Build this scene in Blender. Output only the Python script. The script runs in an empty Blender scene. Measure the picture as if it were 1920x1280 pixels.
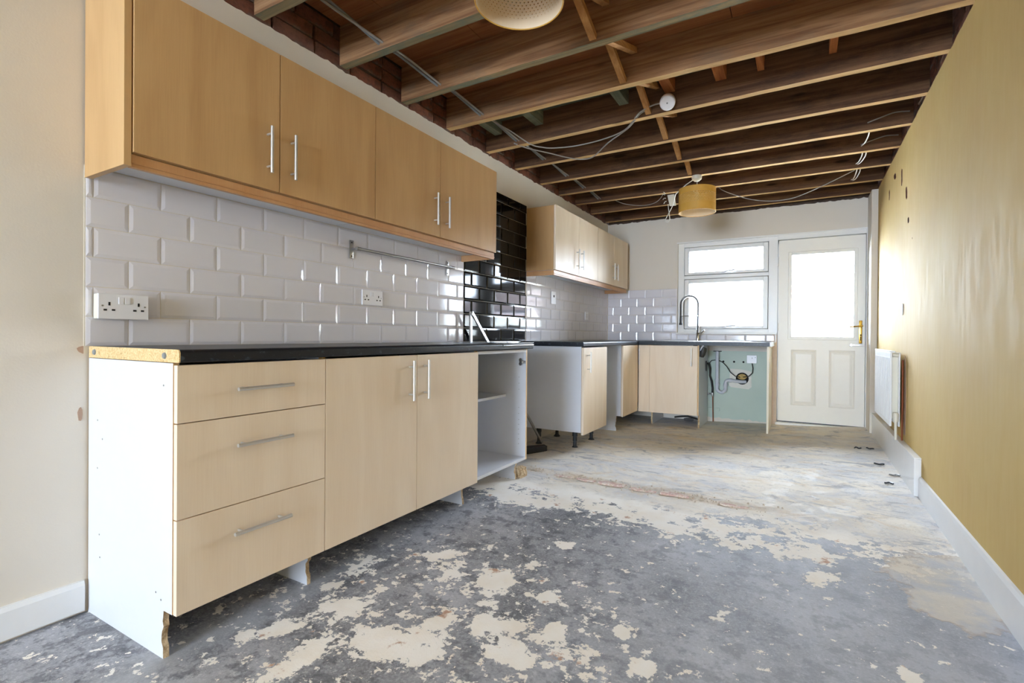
import bpy, bmesh, math, random
from mathutils import Vector, Matrix, noise
random.seed(7)
R = random.Random(11)
sc = bpy.context.scene
COL = sc.collection

# ------------------------------------------------------------------ camera, sky, exposure
def setup_camera():
    yaw, pitch, roll = -0.502708504, -0.00447243, 0.00775393
    f = Vector((math.sin(yaw) * math.cos(pitch), math.cos(yaw) * math.cos(pitch), math.sin(pitch)))
    r = f.cross(Vector((0, 0, 1))).normalized()
    u = r.cross(f)
    r2 = r * math.cos(roll) + u * math.sin(roll)
    u2 = -r * math.sin(roll) + u * math.cos(roll)
    cd = bpy.data.cameras.new('camera')
    cam = bpy.data.objects.new('camera', cd)
    COL.objects.link(cam)
    m = Matrix((r2, u2, -f)).transposed().to_4x4()
    m.translation = Vector((2.13026921, -0.73000083, 0.95337797))
    cam.matrix_world = m
    cd.sensor_width = 36.0
    cd.lens = 915.420346 / 1920 * 36
    cd.shift_x = -0.0425779822 * 915.42 / 1920
    cd.shift_y = -0.00731640932 * 915.42 / 1920
    cd.clip_start = 0.02
    sc.camera = cam
setup_camera()

def srgb(r, g, b):
    f = lambda c: (c / 255 / 12.92) if c / 255 <= 0.04045 else ((c / 255 + 0.055) / 1.055) ** 2.4
    return (f(r), f(g), f(b), 1.0)

w = bpy.data.worlds.new('overcast_sky')
sc.world = w
w.use_nodes = True
wn = w.node_tree.nodes
wl = w.node_tree.links
bg = wn['Background']
tc = wn.new('ShaderNodeTexCoord')
sx = wn.new('ShaderNodeSeparateXYZ')
wl.new(tc.outputs['Generated'], sx.inputs[0])
mr = wn.new('ShaderNodeMapRange')
mr.inputs['From Min'].default_value = 0.0
mr.inputs['From Max'].default_value = 0.8
wl.new(sx.outputs['Z'], mr.inputs['Value'])
mx = wn.new('ShaderNodeMix'); mx.data_type = 'RGBA'
mx.inputs[6].default_value = (0.70, 0.80, 1.0, 1)
mx.inputs[7].default_value = (0.75, 0.84, 1.0, 1)
wl.new(mr.outputs[0], mx.inputs[0])
wl.new(mx.outputs[2], bg.inputs['Color'])
bg.inputs['Strength'].default_value = 15.0

def portal(name, x0, x1, z0, z1, y, facing):
    ld = bpy.data.lights.new(name, 'AREA')
    ld.shape = 'RECTANGLE'
    ld.size = x1 - x0
    ld.size_y = z1 - z0
    ld.cycles.is_portal = True
    o = bpy.data.objects.new(name, ld)
    if facing:
        o.location = ((x0 + x1) / 2, y, (z0 + z1) / 2)
        o.rotation_euler = (math.pi / 2 if facing > 0 else -math.pi / 2, 0, 0)
    else:      # in the right-hand wall, shining towards -x
        o.location = (y, (x0 + x1) / 2, (z0 + z1) / 2)
        o.rotation_euler = (0, math.pi / 2, 0)
        ld.size, ld.size_y = z1 - z0, x1 - x0
    COL.objects.link(o)
portal('sky_portal_window', 0.86, 2.72, 0.9, 2.05, 5.24, -1)
portal('sky_portal_rear', 0.3, 2.5, 0.35, 2.2, -7.1, 1)
portal('sky_portal_side', -6.4, -4.6, 0.75, 2.15, 2.95, 0)

vs = sc.view_settings
sc.display_settings.display_device = 'sRGB'
vs.view_transform = 'Standard'
vs.look = 'None'
vs.exposure = 2.0
vs.gamma = 1.0
vs.use_curve_mapping = False
cy = sc.cycles
cy.use_denoising = True
cy.max_bounces = 12
cy.diffuse_bounces = 8
cy.glossy_bounces = 5
cy.transparent_max_bounces = 12
cy.sample_clamp_indirect = 8.0
cy.caustics_reflective = False
cy.caustics_refractive = False

# ------------------------------------------------------------------ material helpers
class NT:
    """a few shortcuts around one material's node tree"""
    def __init__(s, name):
        s.m = bpy.data.materials.new(name)
        s.m.use_nodes = True
        s.n = s.m.node_tree.nodes
        s.l = s.m.node_tree.links
        s.b = s.n['Principled BSDF']
        s.tc = s.n.new('ShaderNodeTexCoord')
    def set(s, node, key, v):
        if v is None: return
        i = node.inputs[key]
        if hasattr(v, 'links') or hasattr(v, 'is_linked'): s.l.new(v, i)
        else: i.default_value = v
    def pos(s, scale=(1, 1, 1), loc=(0, 0, 0), rot=(0, 0, 0)):
        mp = s.n.new('ShaderNodeMapping')
        s.l.new(s.tc.outputs['Object'], mp.inputs[0])
        mp.inputs['Scale'].default_value = scale
        mp.inputs['Location'].default_value = loc
        mp.inputs['Rotation'].default_value = rot
        return mp.outputs[0]
    def noise(s, vec, scale=5, detail=4, rough=0.5, dist=0.0, out=0):
        t = s.n.new('ShaderNodeTexNoise')
        s.set(t, 'Vector', vec); s.set(t, 'Scale', scale)
        s.set(t, 'Detail', detail); s.set(t, 'Roughness', rough); s.set(t, 'Distortion', dist)
        return t.outputs[out]
    def vor(s, vec, scale=5, feature='F1', out='Distance'):
        t = s.n.new('ShaderNodeTexVoronoi')
        t.feature = feature
        s.set(t, 'Vector', vec); s.set(t, 'Scale', scale)
        return t.outputs[out]
    def math(s, op, a, b=None, c=None, clamp=False):
        t = s.n.new('ShaderNodeMath'); t.operation = op; t.use_clamp = clamp
        s.set(t, 0, a); s.set(t, 1, b)
        if c is not None: s.set(t, 2, c)
        return t.outputs[0]
    def ramp(s, v, a, b, lo=0.0, hi=1.0):
        t = s.n.new('ShaderNodeMapRange')
        t.interpolation_type = 'SMOOTHSTEP'
        s.set(t, 'Value', v); s.set(t, 'From Min', a); s.set(t, 'From Max', b)
        s.set(t, 'To Min', lo); s.set(t, 'To Max', hi)
        return t.outputs[0]
    def mix(s, fac, a, b, mode='MIX'):
        t = s.n.new('ShaderNodeMix'); t.data_type = 'RGBA'; t.blend_type = mode
        s.set(t, 0, fac); s.set(t, 6, a); s.set(t, 7, b)
        return t.outputs[2]
    def xyz(s, vec=None):
        t = s.n.new('ShaderNodeSeparateXYZ')
        s.l.new(vec or s.tc.outputs['Object'], t.inputs[0])
        return t.outputs
    def bump(s, h, strength=0.2, dist=0.002):
        t = s.n.new('ShaderNodeBump')
        s.set(t, 'Height', h)
        t.inputs['Strength'].default_value = strength
        t.inputs['Distance'].default_value = dist
        s.l.new(t.outputs[0], s.b.inputs['Normal'])
    def out(s, color=None, rough=None, metal=None, spec=None):
        s.set(s.b, 'Base Color', color); s.set(s.b, 'Roughness', rough)
        s.set(s.b, 'Metallic', metal); s.set(s.b, 'Specular IOR Level', spec)
        return s.m

def plain(name, col, rough=0.5, metal=0.0, var=0.06, scale=18, bump=0.0, spec=None):
    t = NT(name)
    n = t.noise(t.pos(), scale, 3, 0.6)
    dark = tuple(c * (1 - var * 2) for c in col[:3]) + (1,)
    if bump: t.bump(n, bump, 0.003)
    return t.out(t.mix(n, dark, tuple(min(1, c * (1 + var)) for c in col[:3]) + (1,)), rough, metal, spec)

def wood_laminate(name, light, dark, rough=0.42):
    t = NT(name)
    oi = t.n.new('ShaderNodeObjectInfo')
    off = t.n.new('ShaderNodeVectorMath'); off.operation = 'ADD'
    sc_ = t.n.new('ShaderNodeVectorMath'); sc_.operation = 'SCALE'
    cmb = t.n.new('ShaderNodeCombineXYZ')
    for i in range(3): t.l.new(oi.outputs['Random'], cmb.inputs[i])
    t.l.new(cmb.outputs[0], sc_.inputs[0]); sc_.inputs['Scale'].default_value = 37.0
    t.l.new(t.tc.outputs['Object'], off.inputs[0]); t.l.new(sc_.outputs[0], off.inputs[1])
    mp = t.n.new('ShaderNodeMapping'); mp.inputs['Scale'].default_value = (1, 1, 0.16)
    t.l.new(off.outputs[0], mp.inputs[0])
    broad = t.noise(mp.outputs[0], 7, 2, 0.5, 1.2)
    mp2 = t.n.new('ShaderNodeMapping'); mp2.inputs['Scale'].default_value = (1, 1, 0.03)
    t.l.new(off.outputs[0], mp2.inputs[0])
    fine = t.noise(mp2.outputs[0], 260, 3, 0.6)
    wv = t.n.new('ShaderNodeTexWave'); wv.wave_type = 'RINGS'
    wv.inputs['Scale'].default_value = 1.3; wv.inputs['Distortion'].default_value = 9
    wv.inputs['Detail'].default_value = 3; wv.inputs['Detail Scale'].default_value = 1.6
    t.l.new(mp.outputs[0], wv.inputs['Vector'])
    f = t.math('ADD', t.math('MULTIPLY', t.ramp(broad, 0.3, 0.75), 0.55), t.math('MULTIPLY', wv.outputs[0], 0.22))
    f = t.math('ADD', f, t.math('MULTIPLY', t.ramp(fine, 0.35, 0.7), 0.23))
    return t.out(t.mix(f, light, dark), rough)

def timber(name, light, dark, stain, axis='x', rough=0.85, stain_amt=0.5):
    t = NT(name)
    s = (0.35, 9, 9) if axis == 'x' else (9, 0.6, 9)
    grain = t.noise(t.pos(s), 3.2, 6, 0.65, 0.6)
    fib = t.noise(t.pos(tuple(v * 3 for v in s)), 8, 3, 0.6)
    c = t.mix(t.ramp(grain, 0.32, 0.68), dark, light)
    c = t.mix(t.math('MULTIPLY', t.ramp(fib, 0.45, 0.75), 0.35), c, dark)
    kp = t.pos((2.1, 6, 9) if axis == 'x' else (6, 2.1, 9))
    k = t.vor(kp, 1.0)
    kn = t.ramp(k, 0.07, 0.16, 1.0, 0.0)
    c = t.mix(t.math('MULTIPLY', kn, 0.75), c, tuple(v * 0.35 for v in dark[:3]) + (1,))
    st = t.ramp(t.noise(t.pos((1.2, 3, 3)), 2.5, 6, 0.7), 0.48, 0.66)
    c = t.mix(t.math('MULTIPLY', st, stain_amt), c, stain)
    t.bump(t.math('ADD', grain, t.math('MULTIPLY', fib, 0.5)), 0.35, 0.003)
    return t.out(c, rough, spec=0.2)

def paint(name, col, col2, rough=0.6, streak=0.0, bumpy=0.15, spec=0.5):
    t = NT(name)
    a = t.noise(t.pos(), 1.1, 4, 0.6)
    b = t.noise(t.pos((1, 1, 0.18)), 34, 4, 0.6)
    f = t.math('ADD', t.math('MULTIPLY', t.ramp(a, 0.3, 0.7), 1 - streak), t.math('MULTIPLY', t.ramp(b, 0.3, 0.7), streak))
    r = t.ramp(b, 0.3, 0.7, rough - 0.05, rough + 0.08)
    t.bump(t.math('ADD', t.noise(t.pos(), 160, 2, 0.5), t.math('MULTIPLY', b, 0.8)), bumpy, 0.0015)
    return t.out(t.mix(f, col, col2), r, spec=spec)

M = {}
M['cream_wall'] = paint('cream_wall_paint', srgb(224, 217, 206), srgb(221, 213, 200), 0.6)
M['olive_wall'] = paint('ochre_wall_paint', srgb(208, 180, 112), srgb(200, 168, 106), 0.72, 0.15, 0.03, 0.3)
M['green_wall'] = paint('green_paint', srgb(200, 214, 202), srgb(186, 203, 192), 0.6)
M['raw_plaster'] = plain('raw_plaster', srgb(190, 160, 140), 0.9, var=0.15, scale=40, bump=0.6)
M['plasterboard'] = plain('ceiling_paint', srgb(235, 232, 222), 0.8, var=0.03)
M['white_tile'] = plain('white_glazed_ceramic', srgb(226, 224, 230), 0.09, var=0.015, scale=6)
M['black_tile'] = plain('black_glazed_ceramic', srgb(14, 14, 16), 0.06, var=0.1, scale=6, spec=.22)
M['grout'] = plain('grout', srgb(222, 214, 198), 0.85, var=0.08, scale=30)
M['upvc'] = plain('white_upvc', srgb(236, 236, 234), 0.3, var=0.01)
M['door_cream'] = plain('cream_door_skin', srgb(242, 239, 230), 0.35, var=0.015)
M['gloss_white'] = plain('white_gloss_paint', srgb(236, 237, 238), 0.28, var=0.03, scale=8)
M['melamine'] = plain('white_melamine', srgb(220, 223, 230), 0.35, var=0.015)
M['plastic'] = plain('white_plastic', srgb(238, 238, 242), 0.3, var=0.01)
M['old_plastic'] = plain('yellowed_white_plastic', srgb(226, 222, 206), 0.4, var=0.02)
M['dark_hole'] = plain('dark_recess', srgb(30, 26, 24), 0.9)
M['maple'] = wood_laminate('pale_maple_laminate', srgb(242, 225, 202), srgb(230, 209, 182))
M['maple_up_shaded'] = wood_laminate('shaded_honey_maple_laminate', srgb(206, 168, 118), srgb(188, 148, 100))  # honey maple, colour darkened to stand in for dimmer light at wall-cabinet height
M['maple_edge'] = plain('maple_edging', srgb(226, 190, 138), 0.45, var=0.03)
M['cream_panel'] = plain('cream_panel', srgb(240, 232, 212), 0.4, var=.02)
M['strip_plaster'] = plain('pinkish_plaster', srgb(226, 208, 194), 0.8, var=.08)
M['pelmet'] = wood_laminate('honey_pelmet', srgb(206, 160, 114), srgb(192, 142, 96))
M['steel'] = plain('brushed_steel', (0.74, 0.73, 0.71, 1), 0.34, 0.75, var=0.04, scale=60)
M['chrome'] = plain('chrome', (0.55, 0.55, 0.56, 1), 0.12, 1.0, var=0.02)
M['galv'] = plain('dull_grey_steel', (0.42, 0.41, 0.40, 1), 0.36, 0.9, var=0.1)
M['brass'] = plain('polished_brass', srgb(214, 170, 76), 0.2, 1.0, var=0.02)
M['copper'] = plain('aged_copper', srgb(150, 86, 58), 0.4, 0.7, var=0.1)
M['black_plastic'] = plain('black_plastic', srgb(38, 42, 48), 0.4)
M['grey_plastic'] = plain('grey_conduit_plastic', srgb(134, 138, 138), 0.45)
M['rubber'] = plain('dark_rubber', srgb(46, 44, 40), 0.5)
M['cable_white'] = plain('white_cable_sheath', srgb(222, 220, 212), 0.5)
M['cable_grey'] = plain('grey_cable_sheath', srgb(158, 152, 144), 0.5)
M['waste'] = plain('pale_grey_waste_pipe', srgb(205, 208, 216), 0.35, var=0.01)
M['ochre_shade'] = plain('ochre_lampshade', srgb(214, 164, 72), 0.6, var=0.06, scale=30)
M['shade_lining'] = plain('cream_shade_lining', srgb(236, 216, 186), 0.6, var=0.02)
M['foil'] = plain('gold_foam_filler', srgb(210, 178, 110), 0.5, var=0.3, scale=60, bump=0.8)

def m_chip():
    t = NT('bare_chipboard')
    v = t.vor(t.pos((1, 1, 1)), 260, out='Color')
    n = t.noise(t.pos(), 45, 5, 0.7)
    c = t.mix(t.xyz(v)[0], srgb(206, 172, 120), srgb(232, 206, 158))
    c = t.mix(t.ramp(n, 0.55, 0.72), c, srgb(168, 130, 84))
    t.bump(n, 0.6, 0.003)
    return t.out(c, 0.9, spec=0.1)
M['chipboard'] = m_chip()

def m_broken():
    t = NT('broken_chipboard')
    n = t.noise(t.pos((1, 1, 0.5)), 60, 6, 0.75)
    c = t.mix(t.ramp(n, 0.35, 0.65), srgb(160, 132, 98), srgb(228, 206, 172))
    t.bump(n, 1.0, 0.006)
    return t.out(c, 0.95, spec=0.1)
M['broken'] = m_broken()

def m_worktop():
    t = NT('black_speckled_laminate')
    v = t.noise(t.pos(), 95, 5, 0.75)
    v2 = t.noise(t.pos((1, 1, 1), (3, 1, 2)), 40, 3, 0.6)
    f = t.ramp(v, 0.60, 0.72)
    c = t.mix(t.math('MULTIPLY', f, 0.5), srgb(28, 31, 38), srgb(120, 126, 136))
    c = t.mix(t.math('MULTIPLY', t.ramp(v2, 0.62, 0.7), 0.4), c, srgb(90, 98, 110))
    return t.out(c, 0.34, spec=0.35)
M['worktop'] = m_worktop()

M['joist_new'] = timber('brown_joist_timber', srgb(170, 130, 92), srgb(120, 84, 56), srgb(112, 100, 84), stain_amt=0.35)
M['joist_old'] = timber('old_dark_joist_timber', srgb(124, 92, 66), srgb(84, 58, 42), srgb(60, 46, 38), stain_amt=0.55)
M['joist_old_edge'] = timber('pale_joist_edge', srgb(226, 192, 138), srgb(196, 156, 104), srgb(160, 126, 90), stain_amt=0.25)
M['joist_new_edge'] = timber('grey_green_joist_edge', srgb(160, 140, 104), srgb(120, 112, 86), srgb(112, 120, 104), stain_amt=0.85)
M['strut'] = timber('sawn_strut_timber', srgb(206, 160, 106), srgb(170, 122, 76), srgb(150, 110, 70), axis='y', stain_amt=0.2)
M['noggin'] = timber('orange_noggin_timber', srgb(190, 122, 74), srgb(150, 90, 54), srgb(120, 76, 50), axis='y', stain_amt=0.2)
M['green_timber'] = timber('greenish_treated_timber', srgb(146, 150, 128), srgb(112, 118, 102), srgb(90, 96, 84), axis='y', stain_amt=0.3)
M['board_brown'] = timber('brown_floor_sheet', srgb(164, 112, 74), srgb(136, 88, 56), srgb(110, 74, 52), stain_amt=0.25)
M['board_green'] = timber('green_grey_floor_sheet', srgb(120, 124, 106), srgb(88, 92, 80), srgb(70, 70, 62), stain_amt=0.3)

def m_brick():
    t = NT('old_red_brick')
    oi = t.n.new('ShaderNodeObjectInfo')
    n = t.noise(t.pos(), 26, 6, 0.7)
    g = t.noise(t.pos(), 6, 4, 0.6)
    c = t.mix(oi.outputs['Random'], srgb(142, 88, 68), srgb(118, 84, 72))
    c = t.mix(t.ramp(n, 0.35, 0.7), c, srgb(96, 68, 58))
    c = t.mix(t.math('MULTIPLY', t.ramp(g, 0.46, 0.6), 0.8), c, srgb(128, 110, 98))
    t.bump(n, 0.8, 0.006)
    return t.out(c, 0.95, spec=0.15)
M['brick'] = m_brick()
M['rubble'] = plain('rubble', srgb(214, 198, 180), 0.95, var=.2, scale=60)
M['mortar'] = plain('dirty_mortar', srgb(92, 74, 62), 0.95, var=0.3, scale=30, bump=0.8)

def m_floor_brick():
    t = NT('pink_floor_brick')
    n = t.noise(t.pos(), 40, 6, 0.7)
    c = t.mix(t.ramp(n, 0.42, 0.6), srgb(206, 172, 162), srgb(226, 214, 202))
    t.bump(n, 0.8, 0.006)
    return t.out(c, 0.9, spec=0.15)
M['floor_brick'] = m_floor_brick()

def m_floor():
    t = NT('patchy_screed')
    P = t.xyz()
    x, y = P[0], P[1]
    pp = t.pos((1, 1, 0))
    wob = t.noise(pp, 2.2, 5, 0.6)
    wob2 = t.noise(t.pos((1, 1, 0), (7.3, 2.1, 0)), 5.0, 5, 0.6)
    fine = t.noise(pp, 110, 5, 0.75)
    mid = t.noise(pp, 9, 6, 0.7)
    # slate grey screed
    g = t.mix(t.ramp(wob, 0.3, 0.72), srgb(122, 122, 126), srgb(182, 183, 190))
    g = t.mix(t.math('MULTIPLY', t.ramp(fine, 0.42, 0.7), 0.5), g, srgb(206, 208, 214))
    g = t.mix(t.math('MULTIPLY', t.ramp(mid, 0.50, 0.60), 0.62), g, srgb(92, 93, 98))
    g = t.mix(t.math('MULTIPLY', t.ramp(t.noise(t.pos((1, 1, 0), (4, 4, 0)), 24, 8, 0.75), 0.52, 0.60), 0.45), g, srgb(84, 85, 90))
    g = t.mix(t.math('MULTIPLY', t.ramp(t.noise(t.pos((1, 1, 0), (9, 1, 0)), 34, 8, 0.75), 0.56, 0.62), 0.5), g, srgb(212, 212, 214))
    # paler dust towards the right
    dust = t.math('MULTIPLY', t.ramp(t.math('ADD', x, t.math('MULTIPLY', wob, 0.9)), 1.4, 2.9), 0.5)
    g = t.mix(dust, g, srgb(190, 194, 204))
    # dust trail beside the cabinets
    d = t.math('ABSOLUTE', t.math('SUBTRACT', x, 0.50))
    tr = t.math('MULTIPLY', t.ramp(t.math('ADD', d, t.math('MULTIPLY', wob2, 0.10)), 0.04, 0.16, 1, 0), t.ramp(y, 1.2, 0.3))
    g = t.mix(t.math('MULTIPLY', tr, 0.7), g, srgb(176, 178, 182))
    # thin cream flakes of old adhesive
    fl = t.noise(pp, 6.2, 12, 0.70, 0.1)
    fl2 = t.noise(t.pos((1, 1, 0), (3.7, 9.2, 0)), 17, 9, 0.66, 0.1)
    dx = t.math('DIVIDE', t.math('SUBTRACT', x, 1.02), 0.85)
    dy = t.math('DIVIDE', t.math('SUBTRACT', y, 0.50), 0.62)
    rr = t.math('ADD', t.math('MULTIPLY', dx, dx), t.math('MULTIPLY', dy, dy))
    core = t.ramp(rr, 0.0, 1.5, 1, 0)
    thr = t.math('SUBTRACT', 0.640, t.math('MULTIPLY', core, 0.098))
    # heavy band of adhesive before the brick line
    yb = t.math('ADD', y, t.math('MULTIPLY', t.math('SUBTRACT', wob, 0.5), 0.5))
    yb = t.math('ADD', yb, t.math('MULTIPLY', x, 0.02))
    band = t.math('MULTIPLY', t.ramp(yb, 1.50, 1.80), t.ramp(x, 2.3, 1.5))
    thr = t.math('SUBTRACT', thr, t.math('MULTIPLY', band, 0.20))
    rb = t.math('MULTIPLY', t.ramp(yb, 1.45, 1.9), t.ramp(x, 1.7, 2.2))
    thr = t.math('SUBTRACT', thr, t.math('MULTIPLY', rb, 0.16))
    m1 = t.ramp(t.math('SUBTRACT', fl, thr), 0.0, 0.012)
    thr2 = t.math('SUBTRACT', 0.618, t.math('MULTIPLY', core, 0.050))
    thr2 = t.math('SUBTRACT', thr2, t.math('MULTIPLY', band, 0.12))
    m2 = t.ramp(t.math('SUBTRACT', fl2, thr2), 0.0, 0.015)
    # single larger flakes, each an island with a ragged rim
    isl = None
    for (cx, cy_, ax, ay, ang) in [(1.10, 0.86, .085, .13, .3), (1.19, 1.30, .05, .06, .9), (1.085, 0.535, .05, .10, .15),
            (0.74, 0.44, .10, .07, .5), (0.66, 0.25, .10, .05, .8), (0.85, 0.20, .05, .12, .2), (1.42, 0.51, .05, .04, .4),
            (1.74, 0.66, .04, .06, 0), (0.78, 0.94, .12, .04, .7), (1.63, 0.80, .03, .05, .4), (1.26, 0.62, .12, .07, .3),
            (1.04, 0.38, .17, .09, .3), (1.33, 0.86, .05, .05, .2), (1.45, 0.66, .04, .09, .5), (2.20, 1.50, .10, .05, 1.0),
            (2.41, 0.99, .03, .05, .4)]:
        ca, sa = math.cos(ang), math.sin(ang)
        ux = t.math('SUBTRACT', x, cx); uy = t.math('SUBTRACT', y, cy_)
        a = t.math('DIVIDE', t.math('ADD', t.math('MULTIPLY', ux, ca), t.math('MULTIPLY', uy, sa)), ax)
        b = t.math('DIVIDE', t.math('SUBTRACT', t.math('MULTIPLY', uy, ca), t.math('MULTIPLY', ux, sa)), ay)
        q = t.math('SQRT', t.math('ADD', t.math('MULTIPLY', a, a), t.math('MULTIPLY', b, b)))
        isl = q if isl is None else t.math('MINIMUM', isl, q)
    rag = t.math('MULTIPLY', t.math('SUBTRACT', t.noise(pp, 16, 9, 0.7), 0.5), 4.0)
    m3 = t.ramp(t.math('ADD', isl, rag), 0.86, 0.92, 1, 0)
    cm = t.math('MAXIMUM', t.math('MAXIMUM', m1, m2), m3)
    cream = t.mix(t.ramp(wob2, 0.35, 0.7), srgb(252, 248, 242), srgb(246, 238, 226))
    cream = t.mix(t.ramp(t.noise(pp, 11, 5, 0.6), 0.62, 0.70), cream, srgb(196, 160, 138))
    near = t.mix(cm, g, cream)
    # far half: smeared pale levelling compound in long streaks
    sp = t.pos((1.0, 1.3, 0), (0, 0, 0), (0, 0, 0.3))
    s1 = t.noise(sp, 1.9, 8, 0.68, 1.1)
    s2 = t.noise(t.pos((1.0, 1.7, 0), (5, 3, 0), (0, 0, 0.3)), 2.8, 9, 0.74, 0.9)
    s3 = t.noise(t.pos((1.0, 2.0, 0), (1, 8, 0), (0, 0, -0.3)), 3.6, 9, 0.75, 1.2)
    far = t.mix(t.ramp(s1, 0.42, 0.62), srgb(234, 227, 216), srgb(212, 211, 212))
    far = t.mix(t.math('MULTIPLY', t.ramp(s2, 0.50, 0.70), 0.8), far, srgb(220, 200, 172))
    far = t.mix(t.math('MULTIPLY', t.ramp(s3, 0.53, 0.62), 0.8), far, srgb(172, 172, 176))
    far = t.mix(t.math('MULTIPLY', t.ramp(s3, 0.44, 0.34), 0.6), far, srgb(240, 238, 234))
    fs = t.ramp(t.noise(t.pos((1.0, 2.6, 0), (2, 4, 0), (0, 0, 0.3)), 9, 8, 0.75, 0.8), 0.60, 0.66)
    far = t.mix(t.math('MULTIPLY', fs, 0.6), far, srgb(158, 142, 124))
    fq = t.ramp(t.noise(t.pos((1.0, 1.6, 0), (6, 2, 0)), 30, 8, 0.75), 0.56, 0.66)
    far = t.mix(t.math('MULTIPLY', fq, 0.45), far, srgb(176, 168, 160))
    ff = t.ramp(t.math('ADD', yb, t.math('MULTIPLY', t.math('SUBTRACT', wob2, 0.5), 0.35)), 1.98, 2.22)
    c = t.mix(ff, near, far)
    # rough broken patch against the right-hand skirting
    ux = t.math('DIVIDE', t.math('SUBTRACT', x, 2.62), 0.17); uy = t.math('DIVIDE', t.math('SUBTRACT', y, 1.66), 0.30)
    q = t.math('ADD', t.math('SQRT', t.math('ADD', t.math('MULTIPLY', ux, ux), t.math('MULTIPLY', uy, uy))), t.math('MULTIPLY', t.math('SUBTRACT', t.noise(pp, 6, 6, 0.6), 0.5), 2.2))
    cr = t.ramp(q, 0.95, 1.08, 1, 0)
    crc = t.mix(t.ramp(wob2, 0.4, 0.62), srgb(222, 212, 196), srgb(196, 196, 198))
    c = t.mix(t.math('MULTIPLY', cr, 0.8), c, crc)
    ring = t.math('MULTIPLY', t.ramp(q, 0.86, 0.98), t.ramp(q, 1.05, 0.98))
    c = t.mix(t.math('MULTIPLY', ring, 0.35), c, srgb(170, 146, 122))
    # sandy rubble along the brick line
    yl = t.math('ABSOLUTE', t.math('SUBTRACT', y, t.math('SUBTRACT', 2.33, t.math('MULTIPLY', x, 0.06))))
    rub = t.math('MULTIPLY', t.ramp(t.math('ADD', yl, t.math('MULTIPLY', wob2, 0.1)), 0.07, 0.14, 1, 0), t.ramp(x, 2.5, 2.0))
    rubc = t.mix(t.ramp(t.noise(pp, 50, 4, 0.7), 0.4, 0.65), srgb(222, 208, 190), srgb(196, 174, 152))
    c = t.mix(t.math('MULTIPLY', rub, t.ramp(s2, 0.42, 0.60, 0.15, 0.8)), c, rubc)
    h = t.math('ADD', t.math('MULTIPLY', cm, 0.5), t.math('MULTIPLY', fine, 0.35))
    h = t.math('ADD', h, t.math('MULTIPLY', s2, 1.4))
    h = t.math('ADD', h, t.math('MULTIPLY', cr, 1.0))
    t.bump(h, 0.55, 0.006)
    rgh = t.ramp(t.math('ADD', mid, cm), 0.3, 1.3, 0.62, 0.9)
    return t.out(c, rgh, spec=0.18)
M['floor'] = m_floor()

def m_glass():
    t = NT('window_glass')
    t.n.remove(t.b)
    tr = t.n.new('ShaderNodeBsdfTransparent'); tr.inputs[0].default_value = (0.96, 0.98, 0.97, 1)
    gl = t.n.new('ShaderNodeBsdfGlossy'); gl.inputs['Roughness'].default_value = 0.02
    fr = t.n.new('ShaderNodeFresnel'); fr.inputs[0].default_value = 1.45
    ms = t.n.new('ShaderNodeMixShader')
    t.l.new(fr.outputs[0], ms.inputs[0]); t.l.new(tr.outputs[0], ms.inputs[1]); t.l.new(gl.outputs[0], ms.inputs[2])
    t.l.new(ms.outputs[0], t.n['Material Output'].inputs[0])
    return t.m
M['glass'] = m_glass()

# ------------------------------------------------------------------ mesh helpers
def origin(o):
    v = Vector((0, 0, 0))
    while o is not None:
        v += Vector(o.location); o = o.parent
    return v

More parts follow.
